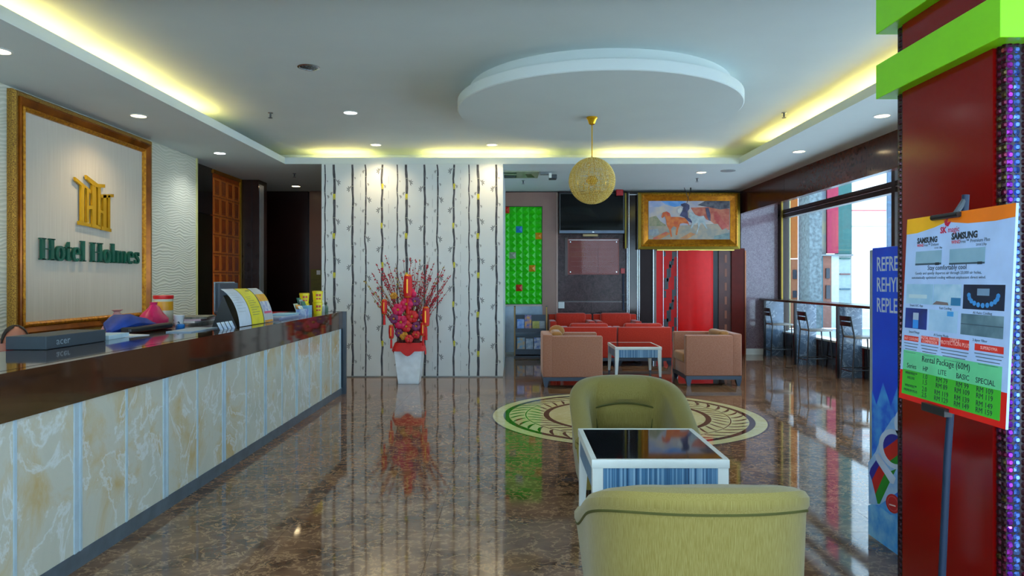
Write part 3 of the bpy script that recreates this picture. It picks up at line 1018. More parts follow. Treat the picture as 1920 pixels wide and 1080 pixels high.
def bag(name, cx, cy, rx, ry, h, mat, label, tip=0.25, seed=1, z0=ZT):
    rnd = random.Random(seed)
    mb = MB()
    n = 14
    lv = [(0, .8), (.12, 1), (.35, .92), (.6, .6), (.8, .35), (.9, .22), (1.0, tip)]
    for f, s in lv:
        for k in range(n):
            a = 2 * math.pi * k / n
            w = 1 + rnd.uniform(-.14, .14)
            mb.v.append((cx + rx * s * w * math.cos(a), cy + ry * s * w * math.sin(a) + 0.02 * f, z0 + h * f))
    for i in range(len(lv) - 1):
        for k in range(n):
            mb.f.append((i * n + k, i * n + (k + 1) % n, (i + 1) * n + (k + 1) % n, (i + 1) * n + k))
    mb.f += [tuple(range(n)), tuple((len(lv) - 1) * n + k for k in range(n))]
    return single(name, mb, mat, label, 'plastic bag', smooth=True)


bag('plastic_bag', -3.03, 5.72, .11, .17, .22, M('pink_plastic', '#d81e62', 0.35, col2='#b8124c', scale=8), 'knotted bright pink plastic bag on the red worktop', seed=3)
bag('plastic_bag', -3.14, 5.36, .06, .15, .17, M('salmon_plastic', '#c48a84', 0.4), 'pale salmon plastic bag behind the blue umbrella', tip=.5, seed=8)
t = thing('candy_jar', 'clear plastic jar with red lid and yellow filling beside the pink bag', 'jar', (-3.07, 5.98, ZT))
part('jar_body', MB().lathe([(.075, 0), (.08, .01), (.08, .235), (.075, .245)], (-3.07, 5.98, ZT), 18), M('milky_plastic', '#c9cbb4', 0.25), t, True)
part('label_wrap', MB().lathe([(.0815, .14), (.0815, .22)], (-3.07, 5.98, ZT), 18), M('amber_label', '#e0a01c', 0.4), t, True)
part('lid', MB().lathe([(.084, .243), (.086, .248), (.086, .272), (.08, .276)], (-3.07, 5.98, ZT), 18), M('red_plastic', '#d01818', 0.35), t, True)
single('paper_cup', MB().lathe([(.03, 0), (.045, .1), (.047, .102), (.043, .1), (.029, .006)], (-2.87, 5.86, ZT), 16), WHITEP, 'white cup right of the pink plastic bag', 'cup', smooth=True)
single('bottle_cap', MB().lathe([(.035, 0), (.038, .006), (.038, .026), (.03, .032)], (-2.79, 5.72, ZT), 16), M('blue_plastic', '#1c74c4', 0.35), 'round blue cap in front of the white cup', 'cap', smooth=True)
for k in range(4):
    sheet('newspaper', -2.97 + .015 * k, 6.25 + .02 * k, .26, .42, ZT + .018 * k, .12 * (k - 1), [M('news_grey', '#8f928c', .7, col2='#b5b5ae', scale=40), WHITEP, M('news_pink', '#c4b0c0', .7), M('news_dark', '#585c54', .7, col2='#8a8c80', scale=30)][k],
          ['grey newspaper, lowest of the stack on the red worktop', 'white newspaper, second from the bottom of the worktop stack', 'lilac newspaper, second from the top of the worktop stack', 'dark printed newspaper on top of the worktop stack'][k], 'newspaper', .017, 'newspapers stacked on the worktop')
# desk phone
t = thing('desk_phone', 'dark navy desk phone left of the monitor', 'phone', (-2.84, 6.55, ZT))
part('base', MB().prism([(6.62, ZT), (6.86, ZT), (6.86, ZT + .06), (6.62, ZT + .02)], 'x', -2.95, -2.74), NAVY, t)
part('handset', MB().rbox(-2.9, -2.85, 6.63, 6.85, ZT + .065, ZT + .1, .012, 2), NAVY, t)
sheet('paper_sheet', -2.64, 5.62, .2, .5, ZT, 0.02, M('grey_blue_paper', '#9fb2c4', .6), 'long grey paper on the counter edge in front of the desk phone', 'paper', .008)
# monitor seen from behind
t = thing('computer_monitor', 'dark computer monitor turned away behind the leaflet display', 'monitor', (-3.0, 7.3, ZT))
part('shell', MB().rbox(-3.02, -2.975, 6.93, 7.42, ZT + .08, ZT + .385, .01, 2), M('monitor_back', '#2b3a4a', 0.4), t)
part('screen_bezel', MB().rbox(-3.03, -3.015, 6.92, 7.43, ZT + .07, ZT + .395, .004, 1), M('bezel_grey', '#7f929e', 0.35), t)
part('neck', MB().box(-2.98, -2.93, 7.13, 7.23, ZT, ZT + .27), M('monitor_neck', '#46606e', 0.4), t)
part('foot', MB().lathe([(.11, 0), (.11, .012), (.05, .02)], (-2.96, 7.18, ZT), 20), NAVY, t, True)
# card holder with cards
for k in range(4):
    y = 5.66 + .08 * k
    c = Vector((-2.42, y, CT))
    mb = MB().add([c + Vector(p) for p in ((0, -.03, 0), (0, .03, 0), (-.03, .03, .06), (-.03, -.03, .06), (.002, -.03, .001), (.002, .03, .001), (-.028, .03, .061), (-.028, -.03, .061))],
                  [(0, 1, 2, 3), (4, 7, 6, 5), (0, 4, 5, 1), (1, 5, 6, 2), (2, 6, 7, 3), (3, 7, 4, 0)])
    single('name_card', mb, M('card_white', '#dce6ee', .5, col2='#8fb0d8', scale=25), ['leftmost leaning name card by the leaflet display', 'second leaning name card from the left by the display', 'third leaning name card from the left by the display', 'rightmost leaning name card, touching the leaflet display'][k], 'card', 'name cards leaning on the counter')
# curved leaflet display
t = thing('leaflet_display', 'curved leaflet display with white, yellow and patterned boards', 'display stand', (-2.45, 6.4, CT))
def curved(y0, y1, mat, name, f0=0.0, f1=1.0, off=0.0, parent=None):
    mb = MB()
    n = 10
    for side in (0, 1):
        for i in range(n + 1):
            f = f0 + (f1 - f0) * i / n
            ang = R(8 + 42 * f)
            xx = -2.40 - 0.17 * f ** 1.7 + off + side * -0.004
            zz = CT + 0.005 + 0.33 * math.sin(f * 1.25) / math.sin(1.25)
            mb.v += [(xx, y0, zz), (xx, y1, zz)]
    o2 = (n + 1) * 2
    for i in range(n):
        mb.f += [(2 * i, 2 * i + 1, 2 * i + 3, 2 * i + 2), (o2 + 2 * i, o2 + 2 * i + 2, o2 + 2 * i + 3, o2 + 2 * i + 1), (2 * i, 2 * i + 2, o2 + 2 * i + 2, o2 + 2 * i), (2 * i + 1, o2 + 2 * i + 1, o2 + 2 * i + 3, 2 * i + 3)]
    mb.f += [(0, o2, o2 + 1, 1), (2 * n, 2 * n + 1, o2 + 2 * n + 1, o2 + 2 * n)]
    return part(name, mb, mat, parent or t, True)
b1 = curved(5.99, 6.255, M('leaflet_white', '#c9d2dc', .5), 'board')
b2 = curved(6.275, 6.56, M('leaflet_yellow', '#e2d31c', .5), 'board')
b3 = curved(6.585, 6.82, M('leaflet_grey', '#b4b8ba', .5), 'board')
part('rear_support', MB().prism([(-2.44, CT), (-2.66, CT), (-2.56, CT + .28)], 'y', 6.02, 6.8), BLACK, t)
LINEI = M('faint_print', '#8c8a58', .6)
for k in range(9):
    f = .2 + .055 * k
    curved(6.32, 6.32 + [.15, .18, .12, .2, .1, .16, .14, .08, .1][k], LINEI, 'text_line', f, f + .012, .0018, b2)
curved(6.44, 6.53, M('dark_print', '#4a4a28', .6), 'heading', .85, .88, .0018, b2)
for k in range(8):
    f = .3 + .07 * k
    curved(6.02, 6.02 + [.15, .18, .12, .2, .1, .16, .14, .18][k], M('grey_text', '#a8b0ba', .6), 'text_line', f, f + .01, .0018, b1)
curved(6.585, 6.82, M('leaflet_amber', '#e0b81c', .5, col2='#d88c14', scale=20), 'printed_band', .5, .72, .0018, b3)
curved(6.62, 6.79, M('leaflet_pale', '#d4d2cc', .5, col2='#8a94c0', scale=20), 'printed_band', .22, .5, .0018, b3)
curved(6.61, 6.80, M('leaflet_pinkbar', '#d05070', .5), 'printed_bar', .2, .25, .002, b3)
curved(6.60, 6.80, M('leaflet_orange', '#d8902a', .5), 'printed_bar', .0, .05, .002, b3)
# papers further along
for k in range(3):
    sheet('paper_stack', -2.56 + .01 * k, 7.50 - .05 * k + .12 * (k == 2), .23, .7 - .12 * k, CT + .016 * k, .03 * k - .03, [M('paper_lilac', '#8f97b4', .6), M('paper_grey', '#b4bcc8', .6), M('paper_aqua', '#86b4c8', .6)][k],
          ['lilac paper stack, lowest of the pile beyond the leaflet display', 'grey paper stack, middle of the pile beyond the leaflet display', 'aqua paper stack on top of the pile beyond the leaflet display'][k], 'papers', .015, 'paper pile beyond the display')


def card_box(x, y, w, l, h, tilt, mats, label, name='leaflet_box'):
    t = thing(name, label, 'box', (x, y, CT))
    def p(mb, nm, m): part(nm, mb, m, t, local=True)
    p(MB().box(-w / 2, w / 2, -l / 2, l / 2, 0, h * .55), 'holder', mats[0])
    for k in range(3):
        a = -w / 2 + .015 + k * w / 4
        p(MB().prism([(a, .01), (a + .008, .01), (a + .008 - tilt, h * (1 - .1 * k)), (a - tilt, h * (1 - .1 * k))], 'y', -l / 2 + .01, l / 2 - .01), 'leaflet', mats[1 + k % 2])


card_box(-2.47, 7.98, .10, .16, .14, .05, [M('box_blue', '#2c66c0', .4, col2='#c0d4e8', scale=14), M('leaf_white', '#d4dcd8', .5, col2='#8aa06a', scale=12), M('leaf_orange', '#d89a3a', .5)], 'small blue and white leaflet holder near the counter end')
card_box(-2.50, 8.22, .10, .15, .20, .06, [M('box_sky', '#7ab4d4', .4), M('leaf_green', '#2c6a5c', .5), M('leaf_grey', '#8a9a9c', .5)], 'green and sky blue leaflet holder beside the yellow tins')


def tin(x, y, z, r, h, label):
    t = thing('yellow_tin', label, 'tin', (x, y, z), 0, 'yellow tins at the counter end')
    part('body', MB().lathe([(r * .86, 0), (r, h * .9), (r * 1.06, h * .9), (r * 1.06, h)], n=18), M('tin_yellow', '#f0d808', .35), t, True, True)
    mb = MB()
    for zz, hh in ((.25, .14), (.55, .22)):
        for k in range(-1, 1):
            a0, a1 = R(-60 + 34 * k), R(-60 + 34 * k + 26)
            rr = r * (.86 + .14 * (zz + .1)) + .002
            pts = [(rr * math.cos(a), rr * math.sin(a)) for a in (a0, (a0 + a1) / 2, a1)]
            pts += [(q[0] * .96, q[1] * .96) for q in reversed(pts)]
            mb.prism(pts, 'z', h * zz, h * (zz + hh))
    part('red_print', mb, M('tin_red', '#c8381c', .4), t, False, True)
    part('rim', MB().lathe([(r * 1.02, h), (r * 1.07, h + .006), (r * .95, h + .008)], n=18), M('tin_yellow2', '#d8c018', .35), t, True, True)


tin(-2.44, 8.50, CT, .058, .135, 'lower yellow tin of the stack beside the clear bottle')
tin(-2.44, 8.50, CT + .143, .062, .13, 'upper yellow tin of the stack beside the clear bottle')
tin(-2.58, 8.42, CT, .055, .12, 'lower yellow tin of the rear stack behind the leaflet holder')
tin(-2.58, 8.42, CT + .128, .058, .12, 'upper yellow tin of the rear stack behind the leaflet holder')
t = thing('sanitizer_bottle', 'clear bottle with white cap next to the yellow tins', 'bottle', (-2.44, 8.70, CT))
part('bottle', MB().lathe([(.032, 0), (.036, .008), (.036, .09), (.014, .115), (.014, .125)], n=16), M('clear_pet', '#aab8b8', .15), t, True, True)
part('cap', MB().lathe([(.018, .122), (.018, .15), (.012, .155)], n=14), WPAINT, t, True, True)
t = thing('small_green_bottle', 'small dark green bottle at the very end of the counter', 'bottle', (-2.44, 8.87, CT))
part('bottle', MB().lathe([(.03, 0), (.032, .006), (.032, .07), (.014, .09), (.014, .1)], n=16), M('green_glassy', '#5a7a66', .15), t, True, True)
part('cap', MB().lathe([(.017, .098), (.02, .12), (.01, .135)], n=14), M('dark_cap', '#2a3a30', .4), t, True, True)

# receptionist behind the counter
def person():
    t = thing('person', 'person in a dark top seated behind the counter, head bowed', 'person', (-3.72, 5.06, 0), R(-45))
    me = bpy.data.meshes.new('body')
    V = [(0, 0, .50), (0, .0, .68), (0.02, 0, .84), (0.05, 0, .93), (.08, 0, .98), (.11, 0, 1.04),   # 0-5 pelvis..head
         (0, -.19, .86), (.08, -.27, .66), (.26, -.2, .66), (.31, -.16, .68),                         # 6-9 right arm
         (0, .19, .86), (.08, .27, .66), (.26, .2, .66), (.31, .16, .68),                             # 10-13 left arm
         (.02, -.1, .48), (.38, -.12, .47), (.36, -.12, .1), (.46, -.12, .05),                         # 14-17
         (.02, .1, .48), (.38, .12, .47), (.36, .12, .1), (.46, .12, .05)]
    E = [(0, 1), (1, 2), (2, 3), (3, 4), (4, 5), (2, 6), (6, 7), (7, 8), (8, 9), (2, 10), (10, 11), (11, 12), (12, 13), (0, 14), (14, 15), (15, 16), (16, 17),
         (0, 18), (18, 19), (19, 20), (20, 21)]
    rad = [.15, .15, .15, .06, .055, .085, .07, .05, .04, .035, .07, .05, .04, .035, .085, .07, .045, .04, .085, .07, .045, .04]
    me.from_pydata(V, E, [])
    o = put('body', me, M('dark_shirt', '#1d2026', .8), t)
    md = o.modifiers.new('s', 'SKIN')
    for i, sv in enumerate(me.skin_vertices[0].data):
        sv.radius = (rad[i], rad[i]); sv.use_root = (i == 0)
    o.modifiers.new('u', 'SUBSURF').levels = 1
    # head bowed over the desk (towards +x)
    hd = MB()
    nu, nv = 24, 18
    c = Vector((.13, 0, 1.055))
    tilt = Matrix.Rotation(R(30), 3, 'Y')
    for j in range(nv + 1):
        th = math.pi * j / nv
        for k in range(nu):
            a = 2 * math.pi * k / nu
            p = Vector((math.sin(th) * math.cos(a) * .098, math.sin(th) * math.sin(a) * .078, math.cos(th) * .122))
            if p.z < 0:
                p.y *= 1 + p.z * 2.4; p.x *= 1 + p.z * .8
            f = math.exp(-((a if a < math.pi else a - 2 * math.pi) / .22) ** 2)
            if p.x > 0:
                p.x += .022 * f * math.exp(-((p.z + .028) / .022) ** 2)          # nose
                p.x += .007 * math.exp(-((abs(p.y) - .0) / .03) ** 2) * math.exp(-((p.z + .075) / .012) ** 2)   # lips
                p.x -= .008 * math.exp(-((abs(p.y) - .032) / .014) ** 2) * math.exp(-((p.z) / .014) ** 2)       # eye sockets
                p.x += .006 * math.exp(-((p.z - .022) / .012) ** 2)
            hd.v.append(tuple(c + tilt @ p))
    for j in range(nv):
        for k in range(nu):
            hd.f.append((j * nu + k, j * nu + (k + 1) % nu, (j + 1) * nu + (k + 1) % nu, (j + 1) * nu + k))
    head = part('head', hd, M('skin', '#a86a4e', .5, col2='#b5725a', scale=12), t, True, True)
    for s in (-1, 1):
        part('ear', MB().ball(c + tilt @ Vector((-.005, s * .080, -.01)), (.018, .012, .03), 8, 6), MATS['skin'], head, True, True)
        part('eye', MB().ball(c + tilt @ Vector((.083, s * .031, .0)), .011, 8, 6), M('eye_dark', '#2a1c14', .2), head, True, True)
    hr = MB()
    n0 = len(hr.v)
    cap = []
    for j in range(11):
        th = R(12 + 8.8 * j)
        for k in range(17):
            a = R(75 + 210 * k / 16)
            rr = 1.07 + .015 * math.sin(9 * a + 3 * j)
            if j < 3: rr = 1.03
            p = Vector((math.sin(th) * math.cos(a) * .1 * rr, math.sin(th) * math.sin(a) * .08 * rr, math.cos(th) * .124 * rr))
            cap.append(tuple(c + tilt @ p))
    inn = [tuple(Vector(c) + (Vector(q) - c) * .9) for q in cap]
    fs = []
    for j in range(10):
        for k in range(16):
            a = j * 17 + k
            fs += [(a, a + 1, a + 18, a + 17), (187 + a, 187 + a + 17, 187 + a + 18, 187 + a + 1)]
    hr.add(cap + inn, fs)
    part('hair', hr, M('black_hair', '#14100e', .7, bump=.5, bscale=120), head, True, True)
    for s in (-1, 1):
        hand = MB()
        b0 = Vector((.33, s * .16, .685))
        hand.rbox(b0.x - .03, b0.x + .05, b0.y - .04, b0.y + .04, b0.z - .015, b0.z + .012, .011, 2)
        for k, l in enumerate((.055, .07, .075, .065)):
            y = b0.y - s * (.03 - .02 * k)
            hand.tube([(b0.x + .045, y, b0.z), (b0.x + .045 + l * .5, y, b0.z + .004), (b0.x + .045 + l, y, b0.z - .012)], [.009, .008, .007], 6)
        hand.tube([(b0.x - .01, b0.y - s * .035, b0.z), (b0.x + .03, b0.y - s * .06, b0.z), (b0.x + .06, b0.y - s * .062, b0.z - .008)], [.011, .009, .008], 6)
        part('hand', hand, MATS['skin'], t, True, True)
    ch = thing('office_chair', 'dark office chair under the receptionist', 'chair', (-3.72, 5.06, 0), R(-45))
    part('seat', MB().rbox(-.2, .24, -.24, .24, .30, .36, .03, 2), BLACK, ch, True, True)
    part('backrest', MB().rbox(-.28, -.22, -.22, .22, .42, .84, .02, 2), BLACK, ch, True, True)
    part('column', MB().tube([(0, 0, .06), (0, 0, .3)], .03, 10), DGREY, ch, True, True)
    part('back_bar', MB().tube([(-.1, 0, .3), (-.25, 0, .34), (-.25, 0, .5)], .018, 8), DGREY, ch, True, True)
    for k in range(5):
        a = R(72 * k)
        part('leg', MB().tube([(0, 0, .07), (.27 * math.cos(a), .27 * math.sin(a), .03)], .02, 8), DGREY, ch, True, True)


person()
for o in list(COL.objects):     # things lying on the red worktop sit towards its rear
    if o.parent is None and o.name.split('.')[0] in ('folded_umbrella', 'plastic_bag', 'candy_jar', 'paper_cup', 'bottle_cap', 'newspaper', 'desk_phone', 'computer_monitor'):
        o.location.x -= .10
        o.location.y += .20

# ================================================================== BACK WALL THINGS
YK = YB
def bx(u0, u1, v0, v1, y0, y1, dref=YB):
    return MB().box(X(u0, dref), X(u1, dref), y0, y1, Z(v1, dref), Z(v0, dref))


t = thing('green_relief_panel', 'bright green wall panel of raised pyramids with a few coloured squares', 'wall panel', (0.18, YK - .02, Z(570, YB)))
GC = {}
for nm, c in (('green', '#26cc06'), ('red', '#c8260a'), ('blue', '#1d7fd0'), ('orange', '#d98a12'), ('grey', '#98a08c')):
    GC[nm] = M('pyramid_' + nm, c, 0.35, var=.05)
gx0, gx1 = X(943, YB), X(1016, YB)
gz0, gz1 = Z(570, YB), Z(388, YB)
part('backing', MB().box(gx0, gx1, YK - .02, YK, gz0, gz1), GC['green'], t)
ncol, nrow = 6, 15
cw, chh = (gx1 - gx0) / ncol, (gz1 - gz0) / nrow
pm = {}
special = {(0, 0): 'red', (2, 3): 'blue', (5, 4): 'orange', (1, 7): 'grey', (4, 9): 'orange', (2, 12): 'red'}
for i in range(ncol):
    for j in range(nrow):
        nm = special.get((i, j), 'green')
        if nm not in pm:
            mb = MB().add([(0, 0, 0), (cw, 0, 0), (cw, 0, chh), (0, 0, chh), (cw / 2, -.04, chh / 2)], [(0, 3, 2, 1), (0, 1, 4), (1, 2, 4), (2, 3, 4), (3, 0, 4)])
            pm[nm] = mb.mesh('pyramid_tile')
            pm[nm].materials.append(GC[nm])
        put('pyramid_tile', pm[nm], None, t, (gx0 + i * cw - t.location.x, 0.0, gz1 - (j + 1) * chh - t.location.z))
PINK = M('pinkish_brown_panel', '#8a6458', 0.35, col2='#93705f', scale=2)
t = thing('pink_brown_surround', 'pinkish brown surround framing the green panel', 'panel', (.6, YK, 0))
part('top_rail', MB().box(gx0, X(1045, YB), YK - .05, YK, Z(387, YB), ZS - .02), PINK, t)
part('side_post', MB().box(gx1 + .01, X(1043, YB), YK - .05, YK, 0, Z(387, YB)), PINK, t)
part('edge_bead', MB().box(X(1043, YB), X(1045.5, YB), YK - .06, YK, 0, ZS - .03), M('pale_edge', '#b08f82', .3), t)
part('edge_bead', MB().box(gx0, gx1, YK - .06, YK, Z(574, YB), Z(571, YB)), M('pale_edge2', '#b5a89c', .3), t)
t = thing('blue_grey_lower_panel', 'glossy blue-grey panel under the green panel', 'panel', (.2, YK, 0))
part('sheet', MB().box(gx0, gx1 + .01, YK - .04, YK, .05, Z(574, YB)), M('blue_grey_gloss', '#8fa6ba', .15), t)
part('base_strip', MB().box(gx0, gx1 + .01, YK - .05, YK, 0, .05), WPAINT, t)
# dark marble slabs
t = thing('marble_cladding', 'dark purple brown marble cladding behind the television', 'wall panel', (1.6, YK, 0))
for (a, b, c2, d2) in ((1046, 1175, 300, 564), (1046, 1108, 566, 700), (1108.5, 1175, 566, 700)):
    part('marble_slab', MB().box(X(a, YB), X(b, YB), YK - .03, YK, max(0, Z(d2, YB)), min(ZS, Z(c2, YB))), DKMARB, t)
part('slab_edge', MB().box(X(1046, YB), X(1175, YB), YK - .04, YK, Z(566.5, YB), Z(565.5, YB)), M('slab_edge', '#7a6a6c', .2), t)
# television
t = thing('television', 'flat black television mounted high on the dark marble', 'television', (X(1110, 13.7), 13.72, Z(438, 13.7)))
part('casing', MB().rbox(X(1048, 13.7), X(1171, 13.7), 13.68, 13.78, Z(438, 13.7), Z(361, 13.7), .01, 2), BLACK, t)
part('screen', MB().box(X(1051, 13.7), X(1168, 13.7), 13.676, 13.68, Z(431.5, 13.7), Z(364, 13.7)), M('tv_screen', '#0c0f10', .06, spec=.25), t)
part('silver_trim', MB().box(X(1049, 13.7), X(1170, 13.7), 13.67, 13.68, Z(437.5, 13.7), Z(432.5, 13.7)), M('tv_silver', '#5c6a7c', .3, .4), t)
part('bracket', MB().box(X(1060, 13.7), X(1160, 13.7), 13.78, 13.87, Z(425, 13.7), Z(380, 13.7)), DGREY, t)
part('emblem_dot', MB().box(X(1110, 13.7), X(1114, 13.7), 13.668, 13.67, Z(436, 13.7), Z(434.5, 13.7)), STEEL, t)
part('sensor_bar', MB().box(X(1093, 13.7), X(1121, 13.7), 13.70, 13.76, Z(443, 13.7), Z(439, 13.7)), M('cream_bar', '#b5a070', .5), t)
# acrylic notice
t = thing('acrylic_notice', 'reddish notice under a clear acrylic sheet below the television', 'notice', (X(1112, YB), YK - .03, Z(515, YB)))
part('board', bx(1064, 1160, 448, 515, YK - .05, YK - .03), M('brownish_red_board', '#7c3028', .4, col2='#86403a', scale=3), t)
part('frame', bx(1059, 1064, 446, 517, YK - .052, YK - .03), M('notice_frame', '#3c2420', .3), t)
part('acrylic_sheet', bx(1066, 1158, 450, 513, YK - .062, YK - .056), glass_mat('acrylic', (.97, .92, .92), .012, .05), t)
for u, v in ((1069, 454), (1155, 454), (1069, 510), (1155, 510)):
    part('screw', MB().tube([(X(u, YB), YK - .07, Z(v, YB)), (X(u, YB), YK - .05, Z(v, YB))], .012, 8), STEEL, t)
part('edge_line', bx(1066, 1158, 450, 450.6, YK - .064, YK - .056), STEEL, t)
part('edge_line', bx(1121, 1121.5, 470, 513, YK - .064, YK - .056), M('faint_line', '#8a5a58', .4), t)
for k in range(5):
    part('writing_line', bx(1070, 1150, 463 + 9 * k, 463.7 + 9 * k, YK - .0515, YK - .05), M('dull_rose', '#8a5650', .5), t)
single('light_switch', MB().rbox(X(1046.5, YB), X(1058, YB), YK - .045, YK - .03, Z(578, YB), Z(566, YB), .004, 2), M('switch_white', '#c9d3d2', .35), 'square white light switch low on the dark marble', 'switch')
single('red_call_point', MB().rbox(X(1163, YB), X(1171, YB), YK - .07, YK - .03, Z(513, YB), Z(503, YB), .006, 2), M('alarm_red', '#b01218', .3), 'small red alarm point beside the acrylic notice', 'alarm')
single('alarm_sounder', MB().rbox(X(1155, 13.6), X(1168, 13.6), 13.56, 13.62, Z(367, 13.6), ZS, .012, 2), M('alarm_red2', '#a8141c', .3), 'flat red sounder at the top corner of the television', 'alarm')
t = thing('wall_conduit', 'slim dark conduit running down right of the notice', 'conduit', (X(1166, YB), YK - .03, .9))
part('pipe', MB().tube([(X(1168, YB), YK - .045, .9), (X(1168, YB), YK - .045, Z(514, YB))], .02, 8), M('slate_pipe', '#2e3850', .4), t, True)
part('clip', MB().box(X(1168, YB) - .03, X(1168, YB) + .03, YK - .07, YK - .03, 1.2, 1.22), DGREY, t)
# steel edged pilaster
t = thing('steel_edged_pilaster', 'narrow black pilaster with two steel frames between television and painting', 'pilaster', (X(1186, 13.8), 13.8, 0))
part('core', bx(1176, 1199, 363, 720, 13.8, YK).box(X(1172, YB), X(1175, YB), 13.7, YK, Z(466, YB), 3.28), M('pilaster_black', '#241a18', .1), t)
for (a, b) in ((1175.4, 1176.3), (1178.6, 1179.5), (1194.6, 1195.5), (1197.8, 1198.7)):
    part('steel_bar', MB().box(X(a, 13.8), X(b, 13.8), 13.78, 13.8, 0, Z(362, 13.8)), STEEL, t)
part('steel_bar', MB().box(X(1178, 13.8), X(1196, 13.8), 13.78, 13.8, Z(366, 13.8), Z(364.4, 13.8)), STEEL, t)
part('gold_edge', MB().box(X(1171.5, 13.75), X(1174, 13.75), 13.72, 13.76, Z(466, 13.75), Z(362, 13.75)), M('dull_gold', '#8a7a18', .4, .4), t)
# red lift-like doorway
door = struct('door_1', bx(1199, 1222, 468, 720, 13.84, YK), M('door_dark', '#2a1a1a', .35, spec=.15))
def dpart(n, u0, u1, v0, v1, y, mat, smooth=False):
    return part(n, MB().box(X(u0, YB), X(u1, YB), y, YK, max(0.0, Z(v1, YB)), Z(v0, YB)), mat, door)
dpart('steel_jamb', 1222.6, 1224, 466, 720, 13.80, STEEL)
dpart('jamb', 1224, 1229, 466, 720, 13.81, M('jamb_grey', '#6c625a', .3))
dpart('red_panel', 1229, 1242, 470, 720, 13.85, RED)
dpart('steel_bar', 1241.9, 1242.7, 470, 720, 13.83, STEEL)
pp = dpart('pattern_panel', 1242.5, 1268.2, 470, 720, 13.85, M('pattern_red', '#cc1410', .35, spec=.2))
BK = M('pattern_black', '#14181e', .3)
for (a, b, c2, d2) in ((1243, 1247, 472, 481), (1259, 1263, 472, 489), (1263, 1267, 472, 482), (1254, 1259, 490, 502), (1258, 1262, 486, 497), (1249, 1253.5, 504, 528), (1253, 1257, 496, 520), (1244.5, 1249, 521, 543), (1249, 1252, 522, 542),
                       (1244, 1248, 545, 558), (1263, 1267, 518, 555), (1259, 1263, 543, 566), (1254, 1258.5, 568, 580), (1258, 1262, 562, 580), (1249, 1253.5, 582, 603), (1253, 1257, 575, 602), (1244, 1249, 598, 612), (1249, 1252, 597, 612), (1263, 1267, 595, 612),
                       (1259, 1263, 612, 640), (1253, 1258, 636, 660)):
    part('black_brick', MB().box(X(a, YB), X(b, YB), 13.846, 13.86, Z(d2, YB), Z(c2, YB)), BK, pp)
dpart('steel_bar', 1268, 1269, 470, 720, 13.83, STEEL)
cv = MB()
xa2, xb2 = X(1269.5, YB), X(1336, YB)
pts = [(xa2 + (xb2 - xa2) * i / 16, 13.86 - .13 * math.sin(math.pi * (0.15 + .85 * i / 16)) ** .8) for i in range(17)]
cv.prism(pts + [(xb2, YK), (xa2, YK)], 'z', 0, Z(470, YB))
part('curved_red_panel', cv, RED, door, True)
dpart('dark_slot', 1336, 1346, 470, 720, 13.87, BLACK)
bp = dpart('brown_panel', 1346, 1369, 470, 720, 13.84, M('door_brown', '#5a2412', .35, col2='#4a1a0c', scale=5))
for k in range(6):
    part('tan_block', MB().box(X(1357, YB), X(1361, YB), 13.835, 13.85, Z(478 + 26 * k, YB) - .16, Z(478 + 26 * k, YB)), M('tan_block', '#8a4c30', .4), bp)
dpart('maroon_panel', 1369, 1393, 466, 720, 13.8, M('maroon_gloss', '#5a160a', .35, spec=.15))
dpart('copper_edge', 1393, 1395, 470, 720, 13.78, M('copper', '#a05a30', .3, .5))
dpart('gold_lintel', 1229, 1372, 465.5, 470.5, 13.74, M('gold_lintel', '#e0c060', .25, .6))

# painting of running horses
YP = 13.56
pnt = thing('horse_painting', 'wide painting of running horses in a heavy gold frame', 'painting', (X(1293, YP), YP, Z(467, YP)))
def frame_y(u0, u1, v0, v1, prof, mat, nm):
    a0, a1, b0, b1 = X(u0, YP), X(u1, YP), Z(v1, YP), Z(v0, YP)
    for k in range(4):
        def pt(i, e):
            ins, hg = prof[i]
            return ([a0 + ins, a1 - ins, a1 - ins, a0 + ins][(k + e) % 4], YP + .12 - hg, [b0 + ins, b0 + ins, b1 - ins, b1 - ins][(k + e) % 4])
        n = len(prof)
        part(nm, MB().add([pt(i, 0) for i in range(n)] + [pt(i, 1) for i in range(n)],
                          [(i, (i + 1) % n, n + (i + 1) % n, n + i) for i in range(n)] + [tuple(range(n)), tuple(range(2 * n - 1, n - 1, -1))]), mat, pnt)
frame_y(1198, 1390, 360, 467, [(0, 0), (0, .04), (.07, .06), (.075, 0)], M('olive_gilt', '#8a7420', .35, .6), 'back_moulding')
frame_y(1203, 1384.5, 362.5, 462, [(0, .0), (0, .10), (.03, .12), (.05, .10), (.055, 0)], GOLD, 'outer_moulding')
frame_y(1208, 1379.5, 367.5, 457, [(0, .0), (0, .095), (.09, .06), (.10, 0)], M('orange_gilt', '#c07a10', .3, .7, col2='#a05c08', scale=14), 'inner_slope')
part('backing', MB().box(X(1200, YP), X(1388, YP), YP + .11, 13.8, Z(465, YP), Z(362, YP)), DGREY, pnt)
CVY = YP + .07
cu0, cu1, cv0, cv1 = 1216, 1371, 373, 450.5
part('canvas', MB().box(X(cu0, CVY), X(cu1, CVY), CVY, CVY + .02, Z(cv1, CVY), Z(cv0, CVY)), M('paint_cloud', '#a6a4b4', .5, col2='#c8b8a4', scale=5), pnt)
def q(px_, py_):   # zoom-crop pixels (1642x1080 of 190x125) to canvas plane
    return (X(1200 + px_ * 190 / 1642, CVY), Z(350 + py_ * 125 / 1080, CVY))
LAY = [0]
def patch(pts, c1, c2=None, scale=6, nm='paint_patch'):
    LAY[0] += 1
    z = 0.0006 * LAY[0]
    part(nm, MB().pplane([q(*p) for p in pts], (0, CVY, 0), (1, 0, 0), (0, 0, 1), (0, -1, 0), z - .0005, z), M('paint_%d' % LAY[0], c1, .5, col2=c2 or c1, scale=scale), pnt)
